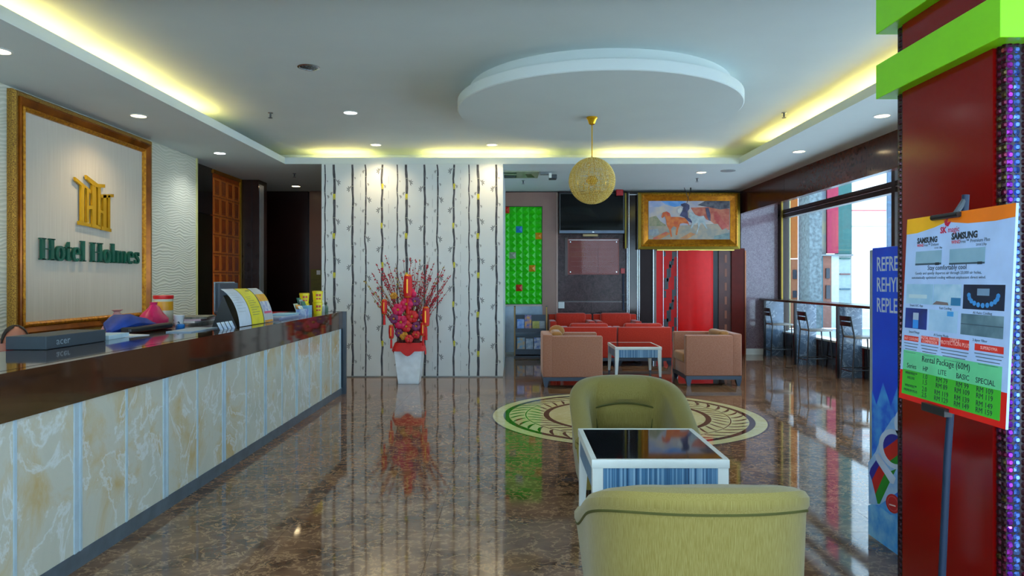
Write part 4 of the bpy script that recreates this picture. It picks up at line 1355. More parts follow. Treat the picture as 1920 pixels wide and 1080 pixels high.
patch([(300, 205), (760, 205), (720, 300), (560, 330), (420, 290), (300, 250)], '#4f8fd0', '#8ab0d8')
patch([(150, 205), (300, 205), (420, 290), (300, 330), (150, 330)], '#8a9cc0', '#b8b4c4')
patch([(820, 340), (1100, 330), (1450, 360), (1450, 700), (1320, 710), (1150, 560), (900, 470)], '#b0503c', '#c87a5c', 9)
patch([(930, 300), (1060, 230), (1250, 205), (1450, 215), (1450, 350), (1300, 370), (1100, 330)], '#3a3a48', '#6a6a70', 12)
patch([(150, 500), (260, 470), (330, 560), (420, 620), (400, 700), (150, 700)], '#76805a', '#a89878', 14)
patch([(150, 640), (480, 640), (820, 620), (1300, 600), (1450, 720), (1450, 850), (150, 850)], '#b09a80', '#8c8a80', 9)
patch([(210, 830), (420, 730), (500, 760), (330, 850), (210, 850)], '#d08838', '#c05a40', 8)
patch([(150, 700), (290, 680), (310, 760), (200, 800), (150, 780)], '#7a8490', '#a4a8a0', 14)
patch([(640, 840), (820, 740), (900, 770), (760, 850)], '#c88a48', '#a86a4c', 8)
patch([(1200, 800), (1450, 740), (1450, 850), (1200, 850)], '#5c6c70', '#7a8c84', 12)
patch([(1190, 420), (1240, 390), (1330, 540), (1430, 650), (1330, 700), (1200, 520)], '#a83a34', '#c0604c', 9)
HD = '#2c2a48'
patch([(660, 285), (720, 265), (760, 270), (800, 300), (800, 360), (770, 400), (780, 500), (840, 540), (840, 590), (780, 560), (720, 500), (640, 470), (680, 400), (700, 330), (665, 310)], HD, '#4a4a70', 10, 'rearing_horse')
patch([(1060, 350), (1110, 340), (1140, 450), (1140, 560), (1110, 540), (1080, 460)], '#3c3a58', '#58566c', 10, 'dark_horse')
patch([(370, 420), (430, 402), (480, 430), (500, 490), (620, 490), (730, 510), (780, 570), (800, 640), (770, 600), (700, 590), (650, 600), (620, 680), (600, 790), (575, 780), (590, 660), (540, 640), (500, 690), (520, 810), (495, 815), (470, 690), (430, 620), (420, 530), (400, 480), (360, 510), (345, 490)],
      '#c04a14', '#d8742c', 12, 'chestnut_horse')
patch([(430, 402), (480, 430), (490, 470), (450, 480), (420, 440)], '#b83418', '#c8502c', 10, 'mane')
patch([(790, 420), (850, 410), (900, 460), (960, 480), (1030, 470), (1060, 520), (1050, 570), (1090, 680), (1070, 680), (1010, 590), (980, 590), (950, 680), (925, 770), (905, 770), (940, 640), (930, 590), (880, 600), (840, 680), (815, 670), (850, 580), (800, 500)],
      '#b8c0bc', '#8c9aa0', 12, 'white_horse')
patch([(600, 370), (660, 330), (690, 370), (650, 440), (610, 420)], '#d0ccc0', '#b0b4b8', 10, 'cloud')
for uu in (1289, 1294):
    pass
t = thing('picture_hanger', 'thin dark wires hanging the painting from the ceiling', 'hanger', (X(1292, YP), YP - .05, ZS))
part('wire', MB().tube([(X(1283, 13.3), 13.3, ZS), (X(1290, YP), YP - .04, Z(375, YP))], .006, 6), BLACK, t)
part('hook', MB().tube([(X(1295, 13.3), 13.3, ZS), (X(1295, 13.3), 13.3, ZS - .06)], .014, 8), BLACK, t)
part('wire', MB().tube([(X(1295, 13.3), 13.3, ZS - .05), (X(1287, YP), YP - .04, Z(381, YP))], .005, 6), BLACK, t)

# ================================================================== FLOOR MEDALLION
mx_, my_, mr = 1.25, 7.6, 1.48
med = thing('floor_medallion', 'round cream floor medallion with dark rings and leaf strokes', 'floor inlay', (mx_, my_, 0.0))
IN_C = marble('inlay_cream', '#c9c184', '#d3cc94', '#dbd6ab', 2, 3, .02, rough=.06)
IN_D = M('inlay_dark', '#2a150e', .06, col2='#3a2016', scale=6)
def ring(r0, r1, mat, nm, h):
    mb = MB()
    n = 96
    for r in (r0, r1):
        for zz in (0.0002, h):
            mb.v += [(r * math.cos(2 * math.pi * k / n), r * math.sin(2 * math.pi * k / n), zz) for k in range(n)]
    for k in range(n):
        k2 = (k + 1) % n
        mb.f += [(n + k, 3 * n + k, 3 * n + k2, n + k2), (2 * n + k, 2 * n + k2, 3 * n + k2, 3 * n + k), (k, n + k, n + k2, k2)]
    part(nm, mb, mat, med, False, True)
part('cream_base', MB().lathe([(mr, 0.0002), (mr, 0.0016)], n=96), IN_C, med, False, True)
ring(mr, mr + .018, IN_D, 'outer_line', .0018)
ring(1.30, 1.362, IN_D, 'dark_ring', .0022)
ring(0.855, 0.915, IN_D, 'inner_dark_ring', .0022)
ring(1.108, 1.120, IN_D, 'stem_ring', .0022)
lm = MB()
def leafst(r0, r1, sw, wd):
    n = 7
    pts = []
    for i in range(n):
        f = i / (n - 1)
        r = r0 + (r1 - r0) * f
        a = sw * (f ** 1.5)
        pts.append((r * math.cos(a), r * math.sin(a)))
    ws = [wd * s for s in (.5, .8, 1, 1.05, 1, .8, .3)]
    return MB().strip(pts, ws, (0, 0, 0), (1, 0, 0), (0, 1, 0), (0, 0, 1), .0012, .0022)
lo_me = leafst(1.13, 1.295, .13, .034).mesh('leaf_stroke'); li_me = leafst(1.10, .92, .13, .027).mesh('leaf_stroke')
NL = 44
for k in range(NL):
    for me in (lo_me, li_me):
        o = put('leaf_stroke', me, IN_D, med)
        o.rotation_euler = (0, 0, 2 * math.pi * (k + (.5 if me is li_me else 0)) / NL)
cmb = MB().lathe([(.09, .0016), (.09, .0021)], n=6)
part('centre_mark', cmb, IN_D, med, False, True)

# ================================================================== TABLES
STRIPE = None
def stripe_mat():
    m, nt, b = base_mat('blue_stripe_panel')
    co = coords(nt, False)
    n = N(nt, 'ShaderNodeTexNoise')
    n.inputs['Scale'].default_value = 1.0
    n.inputs['Detail'].default_value = 3
    mp = N(nt, 'ShaderNodeMapping')
    mp.inputs['Scale'].default_value = (85, 85, .05)
    nt.links.new(co, mp.inputs[0]); nt.links.new(mp.outputs[0], n.inputs['Vector'])
    nt.links.new(ramp(nt, n.outputs['Fac'], [(.33, lin('#24486c')), (.48, lin('#4a7ca4')), (.66, lin('#9cc0d8'))]), b.inputs['Base Color'])
    b.inputs['Roughness'].default_value = .4
    return m
STRIPE = stripe_mat()
TGLASS = M('black_glass_top', '#0e1014', .04, coat=.6)
TIP = M('blue_grey_tip', '#31405a', .4)


def table(x0, x1, y0, y1, h, label):
    W, D = x1 - x0, y1 - y0
    t = thing('side_table', label, 'table', ((x0 + x1) / 2, (y0 + y1) / 2, 0), 0, 'white tables with black glass tops')
    a, b = W / 2, D / 2
    fr = MB()
    e = .028
    fr.rbox(-a, a, -b, -b + e, h - .045, h, .004, 2).rbox(-a, a, b - e, b, h - .045, h, .004, 2).box(-a, -a + e, -b + e - .004, b - e + .004, h - .045, h).box(a - e, a, -b + e - .004, b - e + .004, h - .045, h)
    part('top_frame', fr, WPAINT, t, True, True)
    part('glass_top', MB().box(-a + e, a - e, -b + e, b - e, h - .02, h - .002), TGLASS, t, local=True)
    ah = .115
    for s in (-1, 1):
        part('apron_panel', MB().box(-a + .05, a - .05, s * (b - .012) - .005, s * (b - .012) + .005, h - .045 - ah, h - .045), STRIPE, t, local=True)
        part('apron_panel', MB().box(s * (a - .012) - .005, s * (a - .012) + .005, -b + .05, b - .05, h - .045 - ah, h - .045), STRIPE, t, local=True)
        part('lower_rail', MB().box(-a + .05, a - .05, s * (b - .014) - .006, s * (b - .014) + .006, h - .054 - ah, h - .044 - ah), BLACK if s < 0 else WPAINT, t, local=True)
    lw = .055
    for sx in (-1, 1):
        for sy in (-1, 1):
            lg = MB()
            def sq(w, z):
                ox, oy = sx * (a - w / 2 - .005), sy * (b - w / 2 - .005)
                return [(ox - w / 2, oy - w / 2, z), (ox + w / 2, oy - w / 2, z), (ox + w / 2, oy + w / 2, z), (ox - w / 2, oy + w / 2, z)]
            lv = [(lw, h - .044), (lw, h - .17), (.034, .05)]
            for w_, z_ in lv: lg.v += sq(w_, z_)
            lg.f += [(0, 1, 2, 3), (11, 10, 9, 8)] + [(i * 4 + k, i * 4 + (k + 1) % 4, i * 4 + 4 + (k + 1) % 4, i * 4 + 4 + k) for i in range(2) for k in range(4)]
            leg = part('leg', lg, WPAINT, t, local=True)
            tp = MB(); tp.v = sq(.034, .05) + sq(.030, 0)
            tp.f = [(0, 1, 2, 3), (7, 6, 5, 4)] + [(k, (k + 1) % 4, 4 + (k + 1) % 4, 4 + k) for k in range(4)]
            part('foot_tip', tp, TIP, leg, local=True)
    return t


table(.405, 1.122, 3.54, 4.30, .57, 'white table with black glass top between the two green tub chairs')
table(1.525, 2.232, 10.27, 11.08, .50, 'small white table between the tan armchairs by the red chairs')

# ================================================================== TUB CHAIRS
OLIVE = fabric('olive_fabric', '#7f7032', '#94874c', 560, .2, .25, (1, 1, .03))
PIPE = M('olive_piping', '#4c4c18', .8)


def tub_chair(label, loc, rz):
    t = thing('tub_chair', label, 'armchair', loc, rz, 'green tub chairs')
    a, b, fr, th = .43, .42, -.40, .135
    path = []
    for i in range(9):
        path.append((-a, fr + (0 - fr) * i / 9))
    n = 40
    for i in range(n + 1):
        th_ = math.pi - math.pi * i / n
        c, s = math.cos(th_), math.sin(th_)
        ex = 2 / 2.5
        path.append((math.copysign(abs(c) ** ex, c) * a, abs(s) ** ex * b))
    for i in range(1, 10):
        path.append((a, 0 + (fr - 0) * i / 9))
    def H(y):
        f = min(1, max(0, (y - fr) / (.40 - fr)))
        return .47 + .28 * math.sin(f * math.pi / 2) ** 1.4
    sec_all = []
    m = len(path)
    for i, (x, y) in enumerate(path):
        p0, p1 = path[max(i - 1, 0)], path[min(i + 1, m - 1)]
        tx, ty = p1[0] - p0[0], p1[1] - p0[1]
        l = math.hypot(tx, ty) or 1
        nx, ny = -ty / l, tx / l           # outward (left of travel)
        if nx * x + ny * (y + .2) < 0:
            nx, ny = -nx, -ny
        h = H(y) - .035 * (abs(x) / a) ** 3
        prof = [(-.035, .07), (-.012, .25), (.0, h - .10), (.002, h - .082), (.012, h - .06), (.012, h - .03), (-.005, h - .008), (-.04, h), (-.09, h - .004), (-.12, h - .03), (-.132, h - .07), (-.135, h - .2), (-.135, .30), (-.11, .07)]
        sec_all.append([(x + nx * o_, y + ny * o_, z_) for o_, z_ in prof])
    k = len(sec_all[0])
    mb = MB()
    for sct in sec_all: mb.v += sct
    for i in range(m - 1):
        for j in range(k):
            mb.f.append((i * k + j, i * k + (j + 1) % k, (i + 1) * k + (j + 1) % k, (i + 1) * k + j))
    mb.f += [tuple(range(k)), tuple((m - 1) * k + j for j in range(k))]
    part('shell', mb, OLIVE, t, True, True)
    part('piping', MB().tube([(s_[3][0], s_[3][1], s_[3][2]) for s_ in sec_all], .006, 6), PIPE, t, True, True)
    part('seat_cushion', MB().rbox(-.295, .295, -.42, .24, .22, .35, .045, 3, fn=lambda v: (v.x, v.y, v.z + (.015 * math.cos(v.x * 5) if v.z > .3 else 0))), OLIVE, t, True, True)
    part('front_apron', MB().rbox(-.30, .30, -.405, -.34, .07, .28, .015, 2), OLIVE, t, True, True)
    def pad(z0f, z1f, nm):
        g = MB()
        nx_, nz_ = 12, 6
        for side in (0, 1):
            for i in range(nx_ + 1):
                xn = -1 + 2 * i / nx_
                sarc = .035 * (1 - xn * xn)
                z0, z1 = z0f(sarc), z1f(sarc)
                for j in range(nz_ + 1):
                    zn = 2 * j / nz_ - 1
                    z = z0 + (z1 - z0) * j / nz_
                    x = xn * (.205 + .13 * (z - .34))
                    bul = (1 - abs(xn) ** 4) * (1 - abs(zn) ** 4)
                    y = b - th - .040 - .03 * max(0, bul) ** .5 * (1 - side) + .05 * side + .06 * max(0, (z - .58) / .16) ** 2
                    g.v.append((x, y, z))
        w_ = nz_ + 1
        off = (nx_ + 1) * w_
        for i in range(nx_):
            for j in range(nz_):
                q0 = i * w_ + j
                g.f += [(q0, q0 + 1, q0 + w_ + 1, q0 + w_), (off + q0, off + q0 + w_, off + q0 + w_ + 1, off + q0 + 1)]
        for i in range(nx_):
            q0 = i * w_
            g.f += [(q0, q0 + w_, off + q0 + w_, off + q0), (q0 + nz_, off + q0 + nz_, off + q0 + w_ + nz_, q0 + w_ + nz_)]
        for j in range(nz_):
            g.f += [(j, off + j, off + j + 1, j + 1), (nx_ * w_ + j, nx_ * w_ + j + 1, off + nx_ * w_ + j + 1, off + nx_ * w_ + j)]
        part(nm, g, OLIVE, t, True, True)
    pad(lambda s: .33, lambda s: .51 + s, 'lower_back_cushion')
    pad(lambda s: .515 + s, lambda s: .735 + s * .3, 'upper_back_cushion')
    part('seam', MB().tube([(.226 * i / 8, b - th - .05, .514 + .035 * (1 - (i / 8) ** 2)) for i in range(-8, 9)], .007, 6), PIPE, t, True, True)
    for s in (-1, 1):
        part('seam', MB().tube([(s * .208, b - th - .046, .34), (s * .232, b - th - .046, .53), (s * .246, b - th - .036, .62), (s * .256, b - th + .006, .71)], .006, 6), PIPE, t, True, True)
        for yy in (-.33, .28):
            part('foot', MB().lathe([(.022, 0), (.03, .075)], (s * .32, yy, 0), 10), M('dark_wood_foot', '#1c1410', .4), t, True, True)
    return t


ta = tub_chair('green tub armchair facing the camera behind the near white table', (.86, 5.06, 0), 0)
dup(ta, (.73, 2.84, 0), math.pi, 'green tub armchair in the foreground seen from behind')

# ================================================================== BOX ARMCHAIRS
TAN = fabric('tan_suede', '#a06a52', '#aa7660', 60, .15, .3, (1, 1, 1))
TANC = fabric('tan_cushion', '#9a6a34', '#a87640', 60, .15, .3, (1, 1, 1))
REDF = fabric('red_suede', '#b32a18', '#c23622', 60, .15, .35, (1, 1, 1))
LEGM = M('slate_leg', '#2c3a4c', .35)


def box_armchair(label, loc, rz, mat, cmat, group, W=.84, D=.82, Ht=.72, back=.74, pillow=False, cushion_up=0.0):
    t = thing('box_armchair', label, 'armchair', loc, rz, group)
    a, b = W / 2, D / 2
    z0 = .14
    for s in (-1, 1):
        part('arm', MB().rbox(min(s * a, s * (a - .12)), max(s * a, s * (a - .12)), -b, b - .12, z0, Ht, .018, 3), mat, t, True, True)
    part('backrest', MB().rbox(-a, a, b - .14, b, z0, back, .02, 3), mat, t, True, True)
    part('seat_base', MB().rbox(-a + .12, a - .12, -b + .02, b - .13, z0, .31, .012, 2), mat, t, True, True)
    part('seat_cushion', MB().rbox(-a + .122, a - .122, -b - .01, b - .2, .31, .45, .04, 3), cmat, t, True, True)
    part('back_cushion', MB().rbox(-a + .13, a - .13, b - .29, b - .13, .44, back + .03 + cushion_up, .05, 3), cmat, t, True, True)
    fr = MB().box(-a + .005, a - .005, -b + .005, -b + .05, .09, .14).box(-a + .005, a - .005, b - .05, b - .005, .09, .14).box(-a + .005, -a + .05, -b + .05, b - .05, .09, .14).box(a - .05, a - .005, -b + .05, b - .05, .09, .14)
    part('base_frame', fr, LEGM, t, False, True)
    for sx in (-1, 1):
        for sy in (-1, 1):
            x, y = sx * (a - .045), sy * (b - .045)
            part('leg', MB().add([(x - .042, y - .042, .10), (x + .042, y - .042, .10), (x + .042, y + .042, .10), (x - .042, y + .042, .10),
                                  (x - .02 + sx * .02, y - .02, 0), (x + .02 + sx * .02, y - .02, 0), (x + .02 + sx * .02, y + .02, 0), (x - .02 + sx * .02, y + .02, 0)],
                                 [(0, 1, 2, 3), (7, 6, 5, 4)] + [(k, (k + 1) % 4, 4 + (k + 1) % 4, 4 + k) for k in range(4)]), LEGM, t, False, True)
    if pillow:
        part('loose_pillow', MB().ball((0.30, b - .24, back + .0), (.08, .12, .09), 14, 10), cmat, t, True, True)
    return t


GT, GR = 'tan armchairs of the lounge', 'red armchairs of the lounge'
box_armchair('tan suede armchair left of the small white table, facing right', (.83, 9.97, 0), R(90), TAN, TANC, GT, W=.80, D=.84, pillow=True)
box_armchair('tan suede armchair right of the small white table, facing left', (2.85, 10.13, 0), R(-90), TAN, TANC, GT, W=.84, D=.80)
box_armchair('red armchair seen from behind, left one behind the small table', (1.34, 12.31, 0), math.pi, REDF, REDF, GR, W=.94, D=.70, Ht=.66, back=.68, cushion_up=.03)
box_armchair('red armchair seen from behind, right one beside the tan chair', (2.30, 12.31, 0), math.pi, REDF, REDF, GR, W=.94, D=.70, Ht=.66, back=.68, cushion_up=.03)
box_armchair('red armchair against the marble facing the camera, nearest the magazine rack', (1.13, 13.4, 0), 0, REDF, REDF, GR, W=.86, D=.70, Ht=.72, back=.83)
box_armchair('red armchair against the marble facing the camera, nearest the red doorway', (2.02, 13.4, 0), 0, REDF, REDF, GR, W=.86, D=.70, Ht=.72, back=.83)

# ================================================================== MAGAZINE RACK
YR = 13.45
rk = thing('magazine_rack', 'slate grey magazine rack with wooden posts below the green panel', 'rack', (X(995, YR), YR, 0))
SL = M('rack_slate', '#2f4052', .4)
WD = M('rack_wood', '#a8803a', .4)
rx0, rx1 = X(964, YR), X(1026, YR)
for x, nm in ((rx0, 'l'), (rx1 - .025, 'r')):
    part('post', MB().prism([(YR - .12, 0), (YR - .08, 0), (YR + .05, .98), (YR + .01, .98)], 'x', x, x + .025), WD, rk)
    part('finial', MB().prism([(YR - .0, .78), (YR + .035, .78), (YR + .07, 1.0), (YR + .03, 1.0)], 'x', x - .004, x + .03), M('rack_green', '#33463c', .4), rk)
for (za, zb, yy) in ((.50, .56, -.05), (.08, .16, -.11)):
    part('shelf_lip', MB().box(rx0 + .025, rx1 - .025, YR + yy - .02, YR + yy, za, zb), SL, rk)
    part('shelf', MB().box(rx0 + .025, rx1 - .025, YR + yy - .02, YR + yy + .14, za - .02, za), SL, rk)
    part('shelf_back', MB().prism([(YR + yy + .10, za), (YR + yy + .11, za), (YR + yy + .15, za + .32), (YR + yy + .14, za + .32)], 'x', rx0 + .025, rx1 - .025), SL, rk)
part('base_board', MB().box(rx0, rx1, YR - .14, YR + .1, 0.0, .03), SL, rk)
mags = [(.02, .52, .14, .22, '#4a84d8', '#9cb8e0', 'blue magazine on the upper rack shelf, left'), (.17, .52, .13, .30, '#2858b0', '#e0a030', 'blue and orange magazine standing tallest on the upper rack shelf'),
        (.32, .52, .14, .18, '#9aa03c', '#b8b060', 'olive green leaflet on the upper rack shelf'), (.455, .52, .11, .18, '#a8b4bc', '#8c98a4', 'grey leaflet at the right of the upper rack shelf'),
        (.02, .10, .15, .28, '#58a8d8', '#c8a878', 'sky blue magazine on the lower rack shelf, left'), (.19, .10, .14, .26, '#b8c8d8', '#7c98b8', 'pale magazine in the middle of the lower rack shelf'), (.35, .10, .16, .28, '#3c68c0', '#d8e0e8', 'deep blue and white magazine on the lower rack shelf')]
for k, (x, z, w_, h_, c1, c2, lab) in enumerate(mags):
    yy = (-.05 if z > .3 else -.11) + YR
    mb = MB().prism([(yy + .02, z), (yy + .03, z), (yy + .065, z + h_), (yy + .055, z + h_)], 'x', rx0 + .04 + x, rx0 + .04 + x + w_)
    single('magazine', mb, M('magazine_%d' % k, c1, .4, col2=c2, scale=14), lab, 'magazine', 'magazines on the rack')

# ================================================================== VASE WITH BRANCHES
vy = 10.02
vx = X(768, vy)
vs = thing('flower_vase', 'tall white vase of red blossom branches and lanterns at the bamboo wall', 'vase', (vx, vy, 0))
vm = MB()
lv = [(.145, 0.0), (.15, .012), (.20, .50), (.205, .52), (.19, .52), (.18, .40)]
for w_, z_ in lv:
    vm.v += [(-w_, -w_ * .8, z_), (w_, -w_ * .8, z_), (w_, w_ * .8, z_), (-w_, w_ * .8, z_)]
for i in range(len(lv) - 1):
    for k in range(4):
        vm.f.append((i * 4 + k, i * 4 + (k + 1) % 4, i * 4 + 4 + (k + 1) % 4, i * 4 + 4 + k))
vm.f += [(0, 1, 2, 3), (23, 22, 21, 20)]
part('vase_body', vm, M('white_ceramic', '#e4ecf2', .08), vs, False, True)
RC = M('red_cloth', '#cc1410', .6)
cl = MB()
n = 48
for (zf, o_) in ((.60, .195), (.52, .225), (.46, .235)):
    for k in range(n):
        a_ = 2 * math.pi * k / n
        c_, s_ = math.cos(a_), math.sin(a_)
        sc = (abs(c_) ** 6 + abs(s_) ** 6) ** (-1 / 6)
        dz = 0
        if zf == .46:
            dz = -.07 * max(0, math.cos(4 * a_ + math.pi * 0)) + .02
        cl.v.append((o_ * sc * c_ * (1 + .03 * math.sin(9 * a_)), o_ * .85 * sc * s_, zf + dz))
for i in range(2):
    for k in range(n):
        cl.f.append((i * n + k, i * n + (k + 1) % n, (i + 1) * n + (k + 1) % n, (i + 1) * n + k))
part('red_wrap', cl, RC, vs, True, True)
BR = M('branch_brown', '#4a2a22', .7, col2='#7a3a34', scale=30)
BL = M('blossom_red', '#a01426', .6, col2='#c83044', scale=40)
BD = M('bud_gold', '#a08a3c', .6)
rnd = random.Random(21)
tips = [(-.70, 1.50), (-.62, 1.62), (-.42, 1.62), (-.52, 1.75), (-.40, 1.86), (-.30, 1.60), (-.22, 1.55), (-.14, 1.62), (-.08, 1.82), (0, 1.84), (.04, 1.7), (.1, 1.82), (.16, 1.80), (.2, 1.6), (.28, 1.78),
        (.33, 1.84), (.38, 1.62), (.5, 1.66), (.55, 1.72), (.62, 1.5), (.66, 1.58), (.42, 1.45), (-.5, 1.4), (-.35, 1.45), (.3, 1.42), (-.12, 1.45), (.08, 1.5), (.5, 1.38), (-.6, 1.3), (.22, 1.7), (-.2, 1.75), (-.03, 1.6), (.13, 1.64), (.4, 1.76), (-.45, 1.55), (-.26, 1.7)]
for k in range(34):
    tips.append((rnd.uniform(-.62, .62), rnd.uniform(1.15, 1.72)))
for k, (tx, tz) in enumerate(tips):
    tx *= .92; tz = .5 + (tz - .5) * 1.0
    ty = rnd.uniform(-.16, .12)
    p0 = Vector((tx * .22, ty * .3, .5)); p3 = Vector((tx, ty, tz))
    pts = []
    for i in range(9):
        f = i / 8
        p = p0.lerp(p3, f)
        p.x -= tx * .18 * math.sin(math.pi * f) * (1 - f * .3)
        p += Vector((rnd.uniform(-1, 1), rnd.uniform(-1, 1), 0)) * .008
        pts.append(p)
    br = part('branch', MB().tube(pts, [.006 - .0035 * i / 8 for i in range(9)], 5), BR, vs, False, True)
    bl = MB()
    for i in range(26):
        f = rnd.uniform(.25, 1)
        j = min(7, int(f * 8)); p = pts[j].lerp(pts[j + 1], f * 8 - j) + Vector((rnd.uniform(-1, 1), rnd.uniform(-1, 1), rnd.uniform(-1, 1))) * .011
        bl.ball(p, rnd.uniform(.007, .013), 5, 4)
    o = part('blossoms', bl, BL if k % 6 else BD, br, False, True)
    o['kind'] = 'stuff'
FLM = [M('flower_magenta', '#c00c4c', .5, col2='#e01858', scale=20), M('flower_red', '#c81420', .5, col2='#e03030', scale=20), M('flower_purple', '#6a2850', .5, col2='#8c3468', scale=20), M('flower_gold', '#c8881c', .5)]
def flower(x, y, z, r, m, core=3):
    mb = MB()
    for k in range(6):
        a_ = R(60 * k + rnd.uniform(-10, 10))
        c = Vector((x + math.cos(a_) * r * .55, y - .02 + rnd.uniform(-.01, .01), z + math.sin(a_) * r * .55))
        mb.ball(c, (r * .52, r * .22, r * .52), 8, 6)
    f = part('flower', mb, FLM[m], vs, True, True)
    part('flower_centre', MB().ball((x, y - .04, z), r * .22, 8, 6), FLM[core], f, True, True)
for (x, z, r, m) in ((-.14, 1.08, .085, 0), (-.02, 1.16, .09, 0), (-.10, .90, .10, 0), (.06, .98, .09, 1), (-.20, 1.28, .05, 3), (.03, 1.30, .09, 0), (-.02, .84, .08, 1), (.12, .84, .07, 2), (.1, 1.2, .07, 2), (.2, 1.0, .07, 2), (-.2, .95, .07, 2), (-.06, .7, .06, 3), (.12, .72, .06, 1), (-.13, .74, .06, 2), (.02, .66, .06, 1)):
    flower(x, -.1 - rnd.uniform(0, .06), z, r, m)
RL = M('lantern_red', '#d40c08', .5); RG = M('lantern_gold', '#e09a20', .3, .5)
def lantern(x, z, s, y=-.16):
    l = part('lantern', MB().lathe([(.012 * s, .085 * s), (.028 * s, .075 * s), (.033 * s, 0), (.028 * s, -.075 * s), (.012 * s, -.085 * s)], (x, y, z), 12), RL, vs, True, True)
    part('gold_band', MB().lathe([(.029 * s, .070 * s), (.024 * s, .082 * s)], (x, y, z), 10).lathe([(.024 * s, -.082 * s), (.029 * s, -.070 * s)], (x, y, z), 10).box(x - .005 * s, x + .005 * s, y - .035 * s, y - .03 * s, z - .05 * s, z + .05 * s), RG, l, False, True)
    part('tassel', MB().lathe([(.004, -.075 * s), (.012 * s, -.10 * s), (.014 * s, -.2 * s)], (x, y, z), 8), RL, l, True, True)
lantern(-.34, 1.12, 1.3); lantern(-.24, .76, 1.2); lantern(.26, .98, 1.7); lantern(.0, 1.42, 2.0); lantern(.22, .8, 1.2)

# ================================================================== WINDOW BAR AND STOOLS
bar = thing('window_bar', 'long dark bar ledge on marble supports along the window', 'bar counter', (5.2, 11, 0))
part('ledge', MB().rbox(4.98, 5.38, 6.0, 13.84, 1.10, 1.14, .006, 2), M('ledge_bronze', '#2e2620', .2, col2='#40342a', scale=4), bar)
for y in (13.62, 12.15, 10.55, 8.95, 7.35, 6.05):
    part('marble_support', MB().box(5.03, 5.38, y - .015, y + .015, 0, 1.10), PIER, bar)
    part('steel_post', MB().box(4.99, 5.03, y - .02, y + .02, 0, 1.10), BLACK, bar)
SEATM = M('stool_seat', '#8c857c', .35)


def stool(label, y):
    t = thing('bar_stool', label, 'bar stool', (5.13, y, 0), 0, 'black metal bar stools at the window')
    f = .66
    part('seat', MB().rbox(-.17, .22, -.18, .18, f - .02, f + .012, .01, 2), SEATM, t, True, True)
    for s in (-1, 1):
        part('rear_leg', MB().tube([(-.22, s * .19, 0), (-.18, s * .17, f), (-.2, s * .165, f + .12), (-.235, s * .16, .97)], .012, 6), BLACK, t, True, True)
        part('front_leg', MB().tube([(.22, s * .18, 0), (.18, s * .165, f)], .012, 6), BLACK, t, True, True)
        part('side_rail', MB().tube([(-.21, s * .18, .18), (.21, s * .175, .18)], .009, 6), BLACK, t, True, True)
    part('foot_rail', MB().tube([(.21, -.175, .2), (.21, .175, .2)], .009, 6), BLACK, t, True, True)
    part('foot_rail', MB().tube([(-.21, -.18, .16), (-.21, .18, .16)], .009, 6), BLACK, t, True, True)
    part('back_slat', MB().rbox(-.245, -.225, -.16, .16, .90, .97, .005, 2), BLACK, t, True, True)
    part('back_slat', MB().rbox(-.238, -.218, -.165, .165, .82, .885, .005, 2), BLACK, t, True, True)
    return t


s0 = stool('black metal bar stool farthest away by the granite panel', 13.22)
dup(s0, (5.15, 11.66, 0), 0, 'black metal bar stool in the middle of the window bar')
dup(s0, (5.18, 10.18, 0), 0, 'black metal bar stool nearest the blue drinks cooler')

# ================================================================== DRINKS COOLER
FXL = 2.10
fr_ = thing('drinks_cooler', 'blue drinks cooler with printed side standing behind the red column', 'cooler', (2.4, 3.75, 0))
BLUE = M('cooler_blue', '#0a3cd8', .35, col2='#0d58ec', scale=1.5, spec=.3)
part('cabinet', MB().rbox(FXL, 2.72, 3.45, 4.0, .1, 1.69, .006, 2), BLUE, fr_)
part('door', MB().rbox(FXL + .01, 2.71, 4.005, 4.05, .42, 1.68, .006, 2), M('silver_frame', '#aebfca', .25, .6), fr_)
part('door_handle', MB().box(2.62, 2.66, 4.05, 4.09, .8, 1.2), BLACK, fr_)
part('lower_grille', MB().rbox(FXL + .012, 2.71, 4.0, 4.04, .12, .41, .004, 1), M('grille_grey', '#b8c8d2', .35), fr_)
for xx in (2.14, 2.66):
    for yy in (3.5, 3.96):
        part('foot', MB().lathe([(.025, 0), (.02, .1)], (xx, yy, 0), 10), BLACK, fr_)
KO, KS, KT, KN = Vector((FXL, 4.0, 0)), Vector((0, -1, 0)), Vector((0, 0, 1)), Vector((-1, 0, 0))
def kp(pts, mat, nm, d0=.0002, d1=.001, parent=None):
    return part(nm, MB().pplane(pts, KO, KS, KT, KN, d0, d1), mat, parent or fr_)
for k, wd in enumerate(('REFRESH', 'REHYDRATE', 'REPLENISH')):
    part('lettering', text_mb(wd, .115, KO + KS * .05 + KT * (1.555 - .117 * k), KS, KT, KN, sx=.72, bold=.0012), M('letter_white', '#c9d6e8', .4), fr_)
